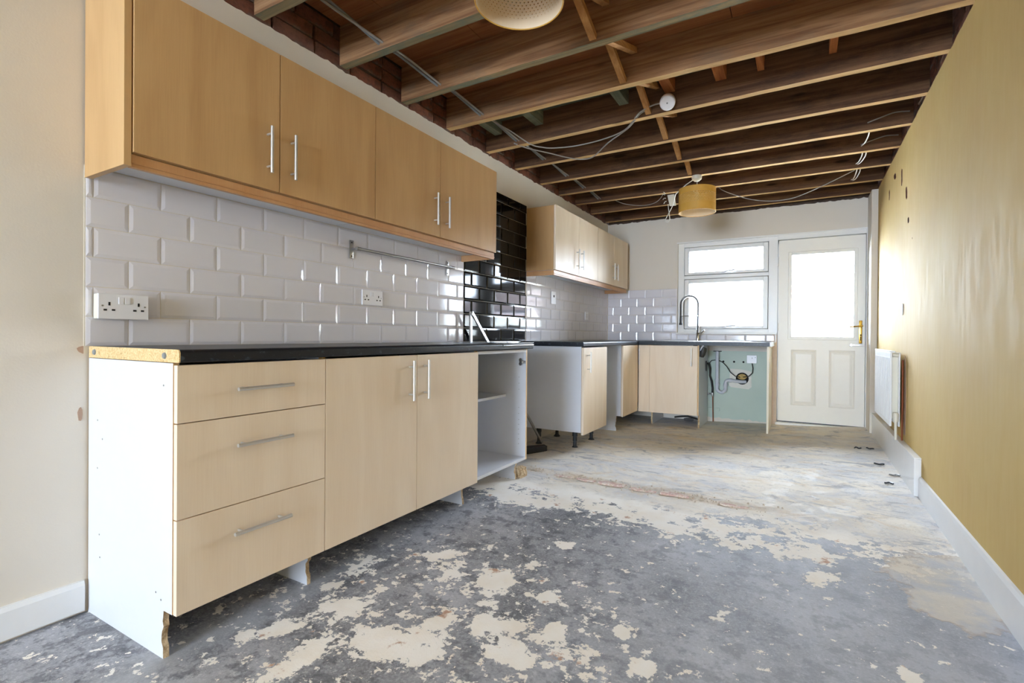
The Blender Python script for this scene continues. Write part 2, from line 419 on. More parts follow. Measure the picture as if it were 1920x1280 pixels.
class MB:
    """collects shapes in world metres, then links them as one mesh object"""
    def __init__(s): s.v = []; s.f = []; s.mi = []; s.sm = []
    def add(s, vs, fs, mi=0, smooth=False):
        o = len(s.v); s.v += [tuple(p) for p in vs]
        for f in fs:
            s.f.append(tuple(i + o for i in f)); s.mi.append(mi); s.sm.append(smooth)
        return s
    def box(s, x0, x1, y0, y1, z0, z1, mi=0, bev=0.0):
        if bev <= 0:
            vs = [(x, y, z) for x in (x0, x1) for y in (y0, y1) for z in (z0, z1)]
            fs = [(0, 1, 3, 2), (4, 6, 7, 5), (0, 4, 5, 1), (2, 3, 7, 6), (0, 2, 6, 4), (1, 5, 7, 3)]
            return s.add(vs, fs, mi)
        bm = bmesh.new()
        bmesh.ops.create_cube(bm, size=1)
        for v in bm.verts:
            v.co = Vector(((x0 + x1) / 2 + v.co.x * (x1 - x0), (y0 + y1) / 2 + v.co.y * (y1 - y0), (z0 + z1) / 2 + v.co.z * (z1 - z0)))
        bmesh.ops.bevel(bm, geom=bm.edges[:], offset=bev, segments=2, affect='EDGES', profile=0.6)
        bm.verts.index_update()
        s.add([v.co[:] for v in bm.verts], [tuple(v.index for v in f.verts) for f in bm.faces], mi)
        bm.free()
        return s
    def prism(s, pts, axis, a, b, mi=0, mi_side=None, side_fn=None):
        """pts: outline in the two other axes; axis: the axis of extrusion"""
        def P(p, t):
            if axis == 'x': return (t, p[0], p[1])
            if axis == 'y': return (p[0], t, p[1])
            return (p[0], p[1], t)
        n = len(pts)
        vs = [P(p, a) for p in pts] + [P(p, b) for p in pts]
        s.add(vs, [tuple(range(n))[::-1], tuple(range(n, 2 * n))], mi)
        for i in range(n):
            j = (i + 1) % n
            k = side_fn(pts[i], pts[j]) if side_fn else (mi if mi_side is None else mi_side)
            s.add([P(pts[i], a), P(pts[j], a), P(pts[j], b), P(pts[i], b)], [(0, 1, 2, 3)], k)
        return s
    def tube(s, path, r, n=10, mi=0, caps=True):
        path = [Vector(p) for p in path]
        rs = r if isinstance(r, (list, tuple)) else [r] * len(path)
        up = None; rings = []
        for i, p in enumerate(path):
            d = (path[min(i + 1, len(path) - 1)] - path[max(i - 1, 0)]).normalized()
            if up is None:
                up = d.orthogonal().normalized()
            else:
                up = (up - d * up.dot(d))
                up = up.normalized() if up.length > 1e-6 else d.orthogonal().normalized()
            sd = d.cross(up)
            rings.append([p + (up * math.cos(2 * math.pi * k / n) + sd * math.sin(2 * math.pi * k / n)) * rs[i] for k in range(n)])
        vs = [v for g in rings for v in g]
        fs = []
        for i in range(len(rings) - 1):
            for k in range(n):
                k2 = (k + 1) % n
                fs.append((i * n + k, i * n + k2, (i + 1) * n + k2, (i + 1) * n + k))
        s.add(vs, fs, mi, True)
        if caps:
            m = (len(rings) - 1) * n
            s.add(vs[:n], [tuple(range(n))[::-1]], mi)
            s.add(vs[m:], [tuple(range(n))], mi)
        return s
    def lathe(s, prof, c, axis=(0, 0, 1), n=24, mi=0):
        """prof: (radius, height) pairs around axis through c"""
        A = Vector(axis).normalized(); U = A.orthogonal().normalized(); W = A.cross(U); c = Vector(c)
        vs = []
        for (r, h) in prof:
            for k in range(n):
                a = 2 * math.pi * k / n
                vs.append(c + A * h + (U * math.cos(a) + W * math.sin(a)) * max(r, 1e-5))
        fs = []
        for i in range(len(prof) - 1):
            for k in range(n):
                k2 = (k + 1) % n
                fs.append((i * n + k, i * n + k2, (i + 1) * n + k2, (i + 1) * n + k))
        s.add(vs, fs, mi, True)
        return s
    def build(s, name, mats, parent=None):
        me = bpy.data.meshes.new(name)
        off = origin(parent) if parent else Vector((0, 0, 0))
        me.from_pydata([(v[0] - off.x, v[1] - off.y, v[2] - off.z) for v in s.v], [], s.f)
        for m in (mats if isinstance(mats, (list, tuple)) else [mats]):
            me.materials.append(M[m])
        me.polygons.foreach_set('material_index', s.mi)
        me.polygons.foreach_set('use_smooth', s.sm)
        bm = bmesh.new(); bm.from_mesh(me)
        bmesh.ops.remove_doubles(bm, verts=bm.verts[:], dist=1e-5)
        bmesh.ops.recalc_face_normals(bm, faces=bm.faces[:])
        bm.to_mesh(me); bm.free()
        me.update()
        if any(s.sm):
            try: me.set_sharp_from_angle(angle=math.radians(40))
            except Exception: pass
        o = bpy.data.objects.new(name, me)
        o.parent = parent
        COL.objects.link(o)
        return o

def tag(o, label, cat, group=None, kind=None):
    o['label'] = label; o['category'] = cat
    if group: o['group'] = group
    if kind: o['kind'] = kind
    return o
def struct(o):
    o['kind'] = 'structure'; return o
def thing(name, loc, label, cat, group=None):
    o = bpy.data.objects.new(name, None)
    o.location = loc; o.empty_display_size = 0.05
    COL.objects.link(o)
    return tag(o, label, cat, group)
def copy_child(src, parent, mw):
    c = src.copy(); c.parent = parent; c.matrix_local = mw; COL.objects.link(c); return c
def nz(*a): return noise.noise(Vector(a + (0,) * (3 - len(a))))

XR, YB, ZC, YR = 2.75, 5.093, 2.362, -7.0     # right wall, back wall, joist undersides, rear wall

# ------------------------------------------------------------------ floor
def line_y(x): return 2.33 - 0.06 * x
def floor_z(x, y):
    sx_ = min(1, max(0, (x - 1.2) / 1.5)); sy_ = min(1, max(0, (y - 1.0) / 4.0))
    z = 0.07 * sx_ * sy_
    e = line_y(x) + 0.03 * nz(x * 3, 1.7)
    k = min(1, max(0, (y - e) / 0.03)); fade = min(1, max(0, (2.3 - x) / 0.5)) * min(1, max(0, (x - 0.25) / 0.15))
    z += 0.012 * k * fade * min(1, max(0, (4.2 - y) / 1.5))
    near = max(0, 1 - abs(y - e) / 0.12) * fade
    z += near * 0.006 * nz(x * 22, y * 22)
    q = math.hypot((x - 2.62) / 0.2, (y - 1.66) / 0.33)
    if q < 1.3: z += -0.006 * max(0, 1.3 - q) + 0.004 * nz(x * 12, y * 12) * max(0, 1.3 - q)
    return z
fl = MB()
xs = [i * 0.02 for i in range(-1, 139)]
ys = []
yy = YR
while yy < 5.30:
    ys.append(yy); yy += 0.10 if yy < -0.2 else (0.02 if 1.2 < yy < 2.7 else 0.05)
vs_ = [(x, y, floor_z(x, y)) for y in ys for x in xs]
nx = len(xs)
fs_ = [(j * nx + i, j * nx + i + 1, (j + 1) * nx + i + 1, (j + 1) * nx + i) for j in range(len(ys) - 1) for i in range(nx - 1)]
fl.add(vs_, fs_, 0, True)
floor = struct(fl.build('floor', 'floor'))
x = 0.66
k = 0
while x < 1.74:
    L = R.uniform(0.10, 0.20)
    if not (1.42 < x < 1.50 or 1.58 < x < 1.64):
        yc = line_y(x + L / 2) + R.uniform(-0.008, 0.004)
        b = MB()
        pts = []
        for a in range(12):
            t_ = a / 12 * 2 * math.pi
            rx = (L / 2 - 0.006) * (1 if abs(math.cos(t_)) > .75 else .93); ry = 0.026
            px = max(-1, min(1, math.cos(t_) * 1.35)) * rx; py = max(-1, min(1, math.sin(t_) * 1.35)) * ry
            pts.append((x + L / 2 + px * R.uniform(.9, 1.03), yc + py * R.uniform(.75, 1.1)))
        zt = floor_z(x + L / 2, yc - 0.05) + R.uniform(0.004, 0.012)
        b.prism(pts, 'z', -0.02, zt)
        b.build('brick', 'floor_brick', floor)
    x += L + 0.012

rb_ = MB()
for _ in range(150):
    x_ = R.uniform(.42, 2.05); y_ = line_y(x_) + R.gauss(0, .035)
    if x_ > 1.9: y_ += R.gauss(0, .05)
    s_ = R.uniform(.003, .010); z_ = floor_z(x_, y_); a_ = R.uniform(0, 3)
    vs = [(x_ + s_ * math.cos(a_ + k * 1.57) * R.uniform(.6, 1.1), y_ + s_ * math.sin(a_ + k * 1.57) * R.uniform(.6, 1.1), z_ - .001) for k in range(4)]
    vs += [(v[0] * .5 + x_ * .5, v[1] * .5 + y_ * .5, z_ + s_ * R.uniform(.4, .9)) for v in vs]
    rb_.add(vs, [(4, 5, 6, 7), (0, 1, 5, 4), (1, 2, 6, 5), (2, 3, 7, 6), (3, 0, 4, 7)])
rb_.build('rubble', 'rubble', floor)['kind'] = 'stuff'
# ------------------------------------------------------------------ walls with torn plaster edges
def jag(a, b, z0, amp=0.008, step=0.03, seed=0.0, f=9.0):
    n = max(2, int(abs(b - a) / step)); out = []
    for i in range(n + 1):
        t_ = a + (b - a) * i / n
        out.append((t_, z0 + amp * nz(t_ * f, seed) + amp * 0.8 * nz(t_ * f * 4, seed + 5)))
    return out
def top_mat(p, q):
    return 1 if (p[1] > 2.3 and q[1] > 2.3) else 0

pl = MB()
pl.prism([(5.12, -0.05), (YR, -0.05)] + jag(YR, 5.12, 2.350, 0.013, 0.022, 1.0), 'x', -0.030, -0.006, 0, side_fn=top_mat)
wall_left = struct(pl.build('wall_left', ['cream_wall', 'raw_plaster']))
MB().box(-0.30, -0.030, YR, 5.35, -0.1, 2.70).build('brick_backing', 'mortar', wall_left)['kind'] = 'structure'

def brick_mesh(l, h, t_, seed):
    b = MB(); rr_ = random.Random(seed)
    b.box(-l / 2, l / 2, -h / 2, h / 2, -t_ / 2, t_ / 2, bev=0.004)
    b.v = [(v[0] + rr_.uniform(-.003, .003), v[1] + rr_.uniform(-.002, .002), v[2] + rr_.uniform(-.002, .002)) for v in b.v]
    return b
BR = []
for k in range(6):
    o = brick_mesh(0.215, 0.065, 0.05, k).build('brick', 'brick')
    BR.append(o.data); bpy.data.objects.remove(o)
def lay_bricks(parent, xface, nsign, y0, y1, z0, rows):
    for r_ in range(rows):
        z = z0 + r_ * 0.075
        y = y0 - (0.1125 if r_ % 2 else 0)
        while y < y1:
            o = bpy.data.objects.new('brick', R.choice(BR))
            o.parent = parent
            sxx = 1.0 if R.random() > .3 else 0.48
            rot = Matrix(((0, 0, nsign), (1, 0, 0), (0, 1, 0))).to_4x4()
            L = 0.225 * sxx
            o.matrix_local = Matrix.Translation((xface - nsign * (0.025 + R.uniform(0, 0.012)), y + L / 2, z)) @ rot @ Matrix.Rotation(R.uniform(-.03, .03), 4, 'Y') @ Matrix.Diagonal((sxx, 1, 1, 1))
            COL.objects.link(o)
            y += L
lay_bricks(wall_left, -0.008, 1, 0.1, 5.05, 2.385, 3)

# right wall: ochre plaster with chased holes cut into it
pr = MB()
pr.prism([(5.12, -0.05), (YR, -0.05)] + jag(YR, 5.12, 2.356, 0.005, 0.03, 8.0), 'x', XR, XR + 0.024, 0, side_fn=top_mat)
wall_right = pr.build('wall_right', ['olive_wall', 'raw_plaster', 'brick'])
struct(wall_right)
cut = MB()
for (yc, zc_, hw, hh, lean) in [(3.60, 2.108, .026, .062, 0), (3.90, 2.200, .045, .026, .9), (4.165, 2.123, .022, .042, 0), (3.415, 1.945, .030, .044, .25), (3.338, 1.745, .024, .020, .2), (3.20, 1.60, .006, .006, 0), (3.50, 1.155, .014, .038, 0)]:
    pts = []
    for k in range(14):
        a = 2 * math.pi * k / 14
        py = math.copysign(abs(math.cos(a)) ** .6, math.cos(a)) * hw; pz = math.copysign(abs(math.sin(a)) ** .6, math.sin(a)) * hh
        py += pz * lean
        pts.append((yc + py * R.uniform(.8, 1.12), zc_ + pz * R.uniform(.85, 1.1)))
    cut.prism(pts, 'x', XR - 0.02, XR + 0.018, 2)
cut.box(XR - .1, XR + .12, -6.40, -4.60, 0.75, 2.15, 0)
co = cut.build('cutter', ['olive_wall', 'raw_plaster', 'brick'])
md = wall_right.modifiers.new('holes', 'BOOLEAN'); md.operation = 'DIFFERENCE'; md.object = co; md.solver = 'EXACT'
bpy.context.view_layer.update()
ev = wall_right.evaluated_get(bpy.context.evaluated_depsgraph_get())
me2 = bpy.data.meshes.new_from_object(ev)
wall_right.modifiers.clear(); wall_right.data = me2
bpy.data.objects.remove(co)
MB().box(XR + 0.024, XR + 0.3, -4.60, 5.35, -0.1, 2.70).box(XR + 0.024, XR + 0.3, YR, -6.40, -0.1, 2.70).box(XR + 0.024, XR + 0.3, -6.40, -4.60, -0.1, .75).box(XR + 0.024, XR + 0.3, -6.40, -4.60, 2.15, 2.70).build('brick_backing', 'mortar', wall_right)['kind'] = 'structure'
lay_bricks(wall_right, XR + 0.012, -1, 0.6, 5.0, 2.395, 3)

# back wall round the window and the door
bw = MB()
WX0, WX1, WZ0, WZ1 = 0.856, 1.894, 1.000, 2.050
y0, y1 = YB, 5.30
bw.box(-0.006, WX0, y0, y1, -0.05, 2.20)
bw.box(WX0, WX1, y0, y1, -0.05, WZ0 - 0.012)
bw.box(2.712, XR, y0, y1, -0.05, 2.20)
bw.box(WX0, 2.712, y0, y1, WZ1, 2.20)
bw.prism([(XR, 2.20), (-0.006, 2.20)] + jag(-0.006, XR, 2.345, 0.012, 0.022, 3.0, 7.0), 'y', y0, y0 + 0.02, 0, side_fn=top_mat)
bw.box(-0.006, XR, y0 + 0.02, y1, 2.20, 2.66, 2)
wall_back = struct(bw.build('wall_back', ['cream_wall', 'raw_plaster', 'mortar']))
# green painted strip of wall in the open bay under the worktop
g_ = MB()
g_.prism([(1.15, 0.06)] + [(1.15 + 0.7 * k / 20, 0.045 + 0.02 * nz(k * .9, 2.2)) for k in range(21)] + [(1.87, 0.80), (1.15, 0.80)], 'y', YB - 0.003, YB - 0.0005)
g_.build('green_paint', 'green_wall', wall_back)

# rear wall behind the camera with a wide glazed opening, unseen and added to light the near cabinets
rw = MB()
rw.box(-0.03, 0.30, YR - 0.2, YR, -0.05, 2.5); rw.box(2.50, XR + 0.02, YR - 0.2, YR, -0.05, 2.5)
rw.box(0.30, 2.50, YR - 0.2, YR, 2.20, 2.5); rw.box(0.30, 2.50, YR - 0.2, YR, -0.05, 0.35)
wall_rear = struct(rw.build('wall_rear', 'cream_wall'))
def plain_window(name, a0, a1, z0, z1, c, side):
    """invented two-light window behind the camera, added for its daylight; side: in the right-hand wall instead of the rear wall"""
    f = (lambda m, a, b, u, v, **k: m.box(c, c + .06, a, b, u, v, **k)) if side else (lambda m, a, b, u, v, **k: m.box(a, b, c - .06, c, u, v, **k))
    m = MB(); mid = (a0 + a1) / 2
    for (a, b) in ((a0, a0 + .06), (mid - .03, mid + .03), (a1 - .06, a1)): f(m, a, b, z0, z1, bev=.004)
    f(m, a0, a1, z1 - .06, z1, bev=.004); f(m, a0, a1, z0, z0 + .06, bev=.004)
    o = struct(m.build(name, 'upvc'))
    for (a, b) in ((a0 + .06, mid - .03), (mid + .03, a1 - .06)):
        p = MB()
        if side: p.box(c + .02, c + .024, a, b, z0 + .06, z1 - .06)
        else: p.box(a, b, c - .024, c - .02, z0 + .06, z1 - .06)
        p.build('pane', 'glass', o)
plain_window('added_rear_window', 0.30, 2.50, 0.35, 2.20, YR - .06, False)
plain_window('added_side_window', -6.40, -4.60, 0.75, 2.15, XR + .10, True)  # unseen side window, made up to throw daylight on the left-hand fronts

# ------------------------------------------------------------------ ceiling: sheets above the joists
ce = MB().box(-0.03, XR + 0.02, YR - 0.2, 5.3, 2.590, 2.66)
ceiling = struct(ce.build('ceiling', 'mortar'))
cb = MB().box(-0.006, XR, YR, 0.05, ZC, ZC + 0.012).build('plasterboard', 'plasterboard', ceiling)
ybands = [0.05, 0.52, 1.05, 1.50, 1.935, 2.50, 3.20, 3.90, 4.60, 5.09]
cuts = [[1.0], [0.3, 1.9], [0.59, 1.5], [1.81], [0.62, 1.9], [0.9, 2.1], [0.5, 1.8], [1.2], [0.7, 2.0]]
for i in range(len(ybands) - 1):
    e = [0.0] + cuts[i] + [XR]
    for a, b in zip(e[:-1], e[1:]):
        MB().box(a + .002, b - .002, ybands[i] + .0015, ybands[i + 1] - .0015, 2.566 + R.uniform(0, .002), 2.589).build('floor_sheet', 'board_brown' if ybands[i] < 1.9 else 'board_green', ceiling)

# joists: far lower edge y at the left and at the right wall
JY = [(0.615, 0.640), (1.072, 1.06), (1.522, 1.490), (1.950, 1.965), (2.430, 2.372), (2.859, 2.848), (3.311, 3.304), (3.714, 3.733), (4.118, 4.151), (4.560, 4.582), (5.030, 5.000)]
jl = ['brown timber ceiling joist cut off by the top edge of the photo',
      'brown timber ceiling joist passing above the near lampshade',
      'brown timber ceiling joist with grey-green underside just beyond the near lampshade',
      'brown timber ceiling joist with small white paint splash, last of the lighter joists',
      'old dark timber joist behind the orange noggins and the smoke alarm',
      'old dark timber joist crossed by the drooping grey cables',
      'old dark timber joist with cable tails at the yellow wall, next beyond the drooping cables',
      'old dark timber joist that carries the far ceiling rose',
      'old dark timber joist directly behind the hanging yellow drum shade',
      'old dark timber joist, last but one before the window wall',
      'dark timber joist lying along the top of the window wall']
JT = 0.045
for i, (ya, yb_) in enumerate(JY):
    m = MB(); N = 26
    new = i < 4
    zs = [ZC + 0.0025 * nz(k * 0.7, i * 3.1) for k in range(N + 1)]
    x0, x1 = -0.005, XR + 0.010
    for k in range(N):
        xa, xb = x0 + (x1 - x0) * k / N, x0 + (x1 - x0) * (k + 1) / N
        fy = lambda x_: ya + (yb_ - ya) * x_ / XR
        A, B = fy(xa), fy(xb)
        za, zb = zs[k], zs[k + 1]
        vs = [(xa, A - JT, za), (xb, B - JT, zb), (xb, B, zb), (xa, A, za), (xa, A - JT, 2.566), (xb, B - JT, 2.566), (xb, B, 2.566), (xa, A, 2.566)]
        m.add(vs, [(0, 1, 2, 3)], 1)
        m.add(vs, [(0, 4, 5, 1), (3, 2, 6, 7), (4, 7, 6, 5)], 0)
        if k == 0: m.add(vs, [(0, 3, 7, 4)], 0)
        if k == N - 1: m.add(vs, [(1, 5, 6, 2)], 0)
    j = m.build('ceiling_joist', ['joist_new', 'joist_new_edge'] if new else ['joist_old', 'joist_old_edge'])
    if i == 3: j.data.materials[1] = M['joist_old_edge']
    tag(j, jl[i], 'joist', 'exposed ceiling joists')

def beam(p, q, w_, h_, name, mat, parent=None):
    """squared timber from p to q, w_ wide across, h_ deep"""
    p, q = Vector(p), Vector(q); d = (q - p).normalized()
    s = d.cross(Vector((0, 0, 1))); s = s.normalized() if s.length > 1e-4 else Vector((1, 0, 0))
    u = s.cross(d)
    vs = [c + s * a * w_ / 2 + u * b * h_ / 2 for c in (p, q) for (a, b) in ((-1, -1), (1, -1), (1, 1), (-1, 1))]
    m = MB().add(vs, [(0, 1, 2, 3)[::-1], (4, 5, 6, 7), (0, 1, 5, 4), (1, 2, 6, 5), (2, 3, 7, 6), (3, 0, 4, 7)])
    return m.build(name, mat, parent)
bay = ['nearest visible bay beside the near lampshade', 'bay just right of the near lampshade', 'bay in front of the last lighter joist', 'bay of the smoke alarm',
       'bay where the drooping cables hang', 'bay behind the drooping cables', 'short bay before the far ceiling rose']
def jy(i, x_): return JY[i][0] + (JY[i][1] - JY[i][0]) * x_ / XR
for i in range(7):
    xa, xb = (1.305, 1.245) if i < 3 else (1.325, 1.265)
    ya_, yb2 = jy(i, 1.3), jy(i + 1, 1.3) - JT
    o = beam((xa, ya_ + .004, ZC + 0.022), (xa, yb2 - .002, 2.535), 0.034, 0.030, 'bridging_strut', 'strut')
    tag(o, f'thin timber strut rising away from the camera, {bay[i]}', 'strut', 'crossed struts between the joists')
    o = beam((xb, ya_ + .004, 2.535), (xb, yb2 - .002, ZC + 0.020), 0.034, 0.030, 'bridging_strut', 'strut')
    tag(o, f'thin timber strut falling away from the camera, {bay[i]}', 'strut', 'crossed struts between the joists')
for (x_, w_, lab) in [(1.40, .060, 'orange timber noggin directly above the smoke alarm'), (1.70, .060, 'wider orange timber noggin second from the smoke alarm'),
                      (1.915, .035, 'small orange timber noggin third from the smoke alarm'), (2.265, .035, 'orange timber noggin nearest the yellow wall')]:
    o = beam((x_, jy(3, x_) + .002, 2.52), (x_, jy(4, x_) - JT - .002, 2.52), w_, 0.085, 'noggin', 'noggin')
    tag(o, lab, 'noggin', 'noggins beyond the last lighter joist')
for (x_, lab) in [(0.11, 'grey-green timber noggin beside the brickwork'), (0.465, 'grey-green timber noggin above the drooping cables'), (1.10, 'grey-green timber noggin next to the crossed struts')]:
    o = beam((x_, jy(3, x_) + .002, 2.515), (x_, jy(4, x_) - JT - .002, 2.515), .062, 0.09, 'noggin', 'green_timber')
    tag(o, lab, 'noggin', 'noggins beyond the last lighter joist')

for (yc, zc_, a, b) in ((-.016, .895, .016, .014), (-.020, .676, .008, .026)):
    MB().prism([(yc + a * math.cos(k * .7) * R.uniform(.7, 1.1), zc_ + b * math.sin(k * .7) * R.uniform(.7, 1.1)) for k in range(9)], 'x', -.0065, -.0045).build('chipped_patch', 'raw_plaster', wall_left)
# ------------------------------------------------------------------ tiles
TC = {}
def tile_data(w_, h_, mat):
    k = (round(w_, 3), round(h_, 3), mat)
    if k in TC: return TC[k]
    e, f_, bv = 0.0035, 0.0060, 0.012
    bx = min(bv, w_ * .35); by = min(bv, h_ * .35)
    o = [(0, 0), (w_, 0), (w_, h_), (0, h_)]
    q = [(bx, by), (w_ - bx, by), (w_ - bx, h_ - by), (bx, h_ - by)]
    vs = [(a, b, 0) for a, b in o] + [(a, b, e) for a, b in o] + [(a, b, f_) for a, b in q]
    fs = [(0, 1, 5, 4), (1, 2, 6, 5), (2, 3, 7, 6), (3, 0, 4, 7), (4, 5, 9, 8), (5, 6, 10, 9), (6, 7, 11, 10), (7, 4, 8, 11), (8, 9, 10, 11)]
    me = bpy.data.meshes.new('tile'); me.from_pydata(vs, [], fs); me.materials.append(M[mat]); me.update()
    TC[k] = me
    return me
LEFT = Matrix(((0, 0, 1), (1, 0, 0), (0, 1, 0))).to_4x4()
BACK = Matrix(((1, 0, 0), (0, 0, -1), (0, 1, 0))).to_4x4()
def lay_tiles(parent, basis, base, a0, a1, phase, z0, z1, mat, grid0=0.907, name='tile'):
    """a: along the wall; rows of 102 mm from grid0; odd rows shifted by half a tile"""
    rows = int(round((z1 - grid0) / 0.102 + .49))
    for r_ in range(rows):
        za, zb = max(z0, grid0 + r_ * .102), min(z1, grid0 + (r_ + 1) * .102 - .002)
        if zb - za < .012: continue
        ph = phase - (0.101 if r_ % 2 else 0)
        k = math.floor((a0 - ph) / .202) - 1
        while ph + k * .202 < a1:
            s = max(a0, ph + k * .202 + .001); e = min(a1, ph + (k + 1) * .202 - .001)
            if e - s > .012:
                o = bpy.data.objects.new(name, tile_data(e - s, zb - za, mat))
                o.parent = parent
                loc = Vector((base, s, za)) if basis is LEFT else Vector((s, base, za))
                o.matrix_local = Matrix.Translation(loc) @ basis @ Matrix.Rotation(R.gauss(0, .0022), 4, 'X') @ Matrix.Rotation(R.gauss(0, .0022), 4, 'Y')
                COL.objects.link(o)
            k += 1
MB().box(-0.006, -0.0035, -0.012, 2.109, 0.88, 1.522).box(-0.006, -0.0035, 2.109, 3.020, 0.0, 2.100).box(-0.006, -0.0035, 3.02, YB, 0.88, 1.522).build('grout', 'grout', wall_left)
lay_tiles(wall_left, LEFT, -0.0055, -0.008, 2.108, 0.112, 0.907, 1.519, 'white_tile')
lay_tiles(wall_left, LEFT, -0.0055, 2.111, 3.018, 2.20, 0.50, 2.095, 'black_tile', 0.907 - 4 * .102)
lay_tiles(wall_left, LEFT, -0.0055, 3.021, YB - 0.004, 3.10, 0.907, 1.519, 'white_tile')
MB().box(0, WX0 - .002, YB - 0.0025, YB, 0.88, 1.524).box(WX0, 1.885, YB - 0.0025, YB, 0.88, WZ0 - .012).build('grout', 'grout', wall_back)
lay_tiles(wall_back, BACK, YB - 0.0005, 0.004, WX0 - .003, 0.380, 0.907, 1.519, 'white_tile')
lay_tiles(wall_back, BACK, YB - 0.0005, WX0, 1.882, 0.380, 0.907, 0.984, 'white_tile')

# ------------------------------------------------------------------ window and door
wf = MB()
fy0, fy1 = 5.135, 5.20
wf.box(WX0, 0.925, fy0, fy1, WZ0, WZ1, bev=.003); wf.box(1.815, 1.905, fy0 - .015, fy1, 0.0, WZ1, bev=.003)
wf.box(0.925, 1.815, fy0, fy1, WZ1 - .055, WZ1, bev=.003); wf.box(0.925, 1.815, fy0, fy1, WZ0, WZ0 + .045, bev=.003)
wf.box(0.925, 1.815, fy0, fy1, 1.625, 1.665, bev=.003)
wf.box(.92, .945, fy1 - .012, fy1, 1.03, 2.0); wf.box(1.795, 1.82, fy1 - .012, fy1, 1.03, 2.0)
for z_ in (1.04, 1.605, 1.655, 1.975): wf.box(.92, 1.82, fy1 - .012, fy1, z_, z_ + .03)
window_1 = struct(wf.build('window_1', 'upvc'))
for (z0, z1) in ((1.665, 1.995), (1.045, 1.625)):
    s = MB()
    a, b, d, g = 0.930, 1.810, 0.050, .006
    s.box(a, a + d, fy0 - .012, fy1 - .01, z0 + g, z1 - g, bev=.004); s.box(b - d, b, fy0 - .012, fy1 - .01, z0 + g, z1 - g, bev=.004)
    s.box(a + d, b - d, fy0 - .012, fy1 - .01, z0 + g, z0 + g + .03, bev=.004); s.box(a + d, b - d, fy0 - .012, fy1 - .01, z1 - g - .045, z1 - g, bev=.004)
    sash = s.build('sash', 'upvc', window_1)
    MB().box(a + d, b - d, fy0 + .025, fy0 + .029, z0 + .03, z1 - .04).build('pane', 'glass', sash)
    MB().box(1.34, 1.42, fy0 - .02, fy0 - .012, z0 + .010, z0 + .030, bev=.003).tube([(1.36, fy0 - .026, z0 + .022), (1.40, fy0 - .034, z0 + .034), (1.49, fy0 - .036, z0 + .042)], .007, 8).build('window_handle', 'plastic', sash)
MB().box(WX0 - .012, 1.900, YB - 0.016, fy0, WZ0 - .012, WZ0 + .004, bev=.002).build('window_sill', 'upvc', window_1)
MB().box(1.884, 1.897, YB - 0.014, YB + .002, 0.90, WZ0 - .012, bev=.001).build('tile_trim', 'upvc', window_1)
MB().box(WX0 - .010, 2.705, YB - .004, YB + .03, WZ1 - .010, WZ1 + .004, bev=.001).build('head_bead', 'upvc', window_1)

dfm = MB()
dfm.box(2.690, 2.712, 5.10, 5.20, 0.0, WZ1, bev=.002); dfm.box(1.905, 2.690, 5.10, 5.20, 1.995, WZ1, bev=.003)
dfm.box(1.894, 2.705, 5.04, 5.20, 0.0, 0.060, bev=.004)
dfm.box(1.900, 1.935, 5.157, 5.20, 0.05, 2.0); dfm.box(2.670, 2.700, 5.157, 5.20, 0.05, 2.0); dfm.box(1.90, 2.70, 5.157, 5.20, 1.965, 2.0); dfm.box(1.90, 2.70, 5.157, 5.20, 0.05, .085)
door_1 = struct(dfm.build('door_1', 'upvc'))
DX0, DX1, DZ0, DZ1, dy0, dy1 = 1.913, 2.686, 0.070, 1.987, 5.112, 5.156
GX0, GX1, GZ0, GZ1 = 2.035, 2.592, 0.962, 1.828
lf = MB()
lf.box(DX0, GX0, dy0, dy1, DZ0, DZ1); lf.box(GX1, DX1, dy0, dy1, DZ0, DZ1)
lf.box(GX0, GX1, dy0, dy1, GZ1, DZ1); lf.box(GX0, GX1, dy0, dy1, DZ0, GZ0)
leaf = lf.build('door_leaf', 'door_cream', door_1)
bd = MB()
for (a, b, c, d) in ((GX0 - .03, GX0 + .004, GZ0 - .03, GZ1 + .03), (GX1 - .004, GX1 + .03, GZ0 - .03, GZ1 + .03), (GX0, GX1, GZ0 - .03, GZ0 + .004), (GX0, GX1, GZ1 - .004, GZ1 + .03)):
    bd.box(a, b, dy0 - .012, dy0 + .002, c, d, bev=.005)
bd.build('glazing_bead', 'door_cream', leaf)
MB().box(GX0, GX1, dy0 + .018, dy0 + .022, GZ0, GZ1).build('pane', 'glass', leaf)
for (a, b) in ((2.035, 2.268), (2.380, 2.604)):
    p_ = MB()
    def ringf(o, i, z_o, z_i, m=p_):
        (a0, b0, c0, d0), (a1, b1, c1, d1) = o, i
        vs = [(a0, z_o, c0), (b0, z_o, c0), (b0, z_o, d0), (a0, z_o, d0), (a1, z_i, c1), (b1, z_i, c1), (b1, z_i, d1), (a1, z_i, d1)]
        m.add(vs, [(0, 1, 5, 4), (1, 2, 6, 5), (2, 3, 7, 6), (3, 0, 4, 7)])
    R0 = (a, b, .242, .828); ins = lambda t_: (R0[0] + t_, R0[1] - t_, R0[2] + t_, R0[3] - t_)
    ringf(ins(0), ins(.010), dy0, dy0 - .005); ringf(ins(.010), ins(.022), dy0 - .005, dy0 - .001)
    ringf(ins(.022), ins(.045), dy0 - .001, dy0 - .005)
    q = ins(.045); p_.add([(q[0], dy0 - .005, q[2]), (q[1], dy0 - .005, q[2]), (q[1], dy0 - .005, q[3]), (q[0], dy0 - .005, q[3])], [(0, 1, 2, 3)])
    p_.build('door_panel', 'door_cream', leaf)
h = MB().box(2.634, 2.662, dy0 - .008, dy0, .900, 1.130, bev=.003)
h.lathe([(.012, 0), (.012, .02), (.009, .03)], (2.648, dy0, 1.075), (0, -1, 0), 14)
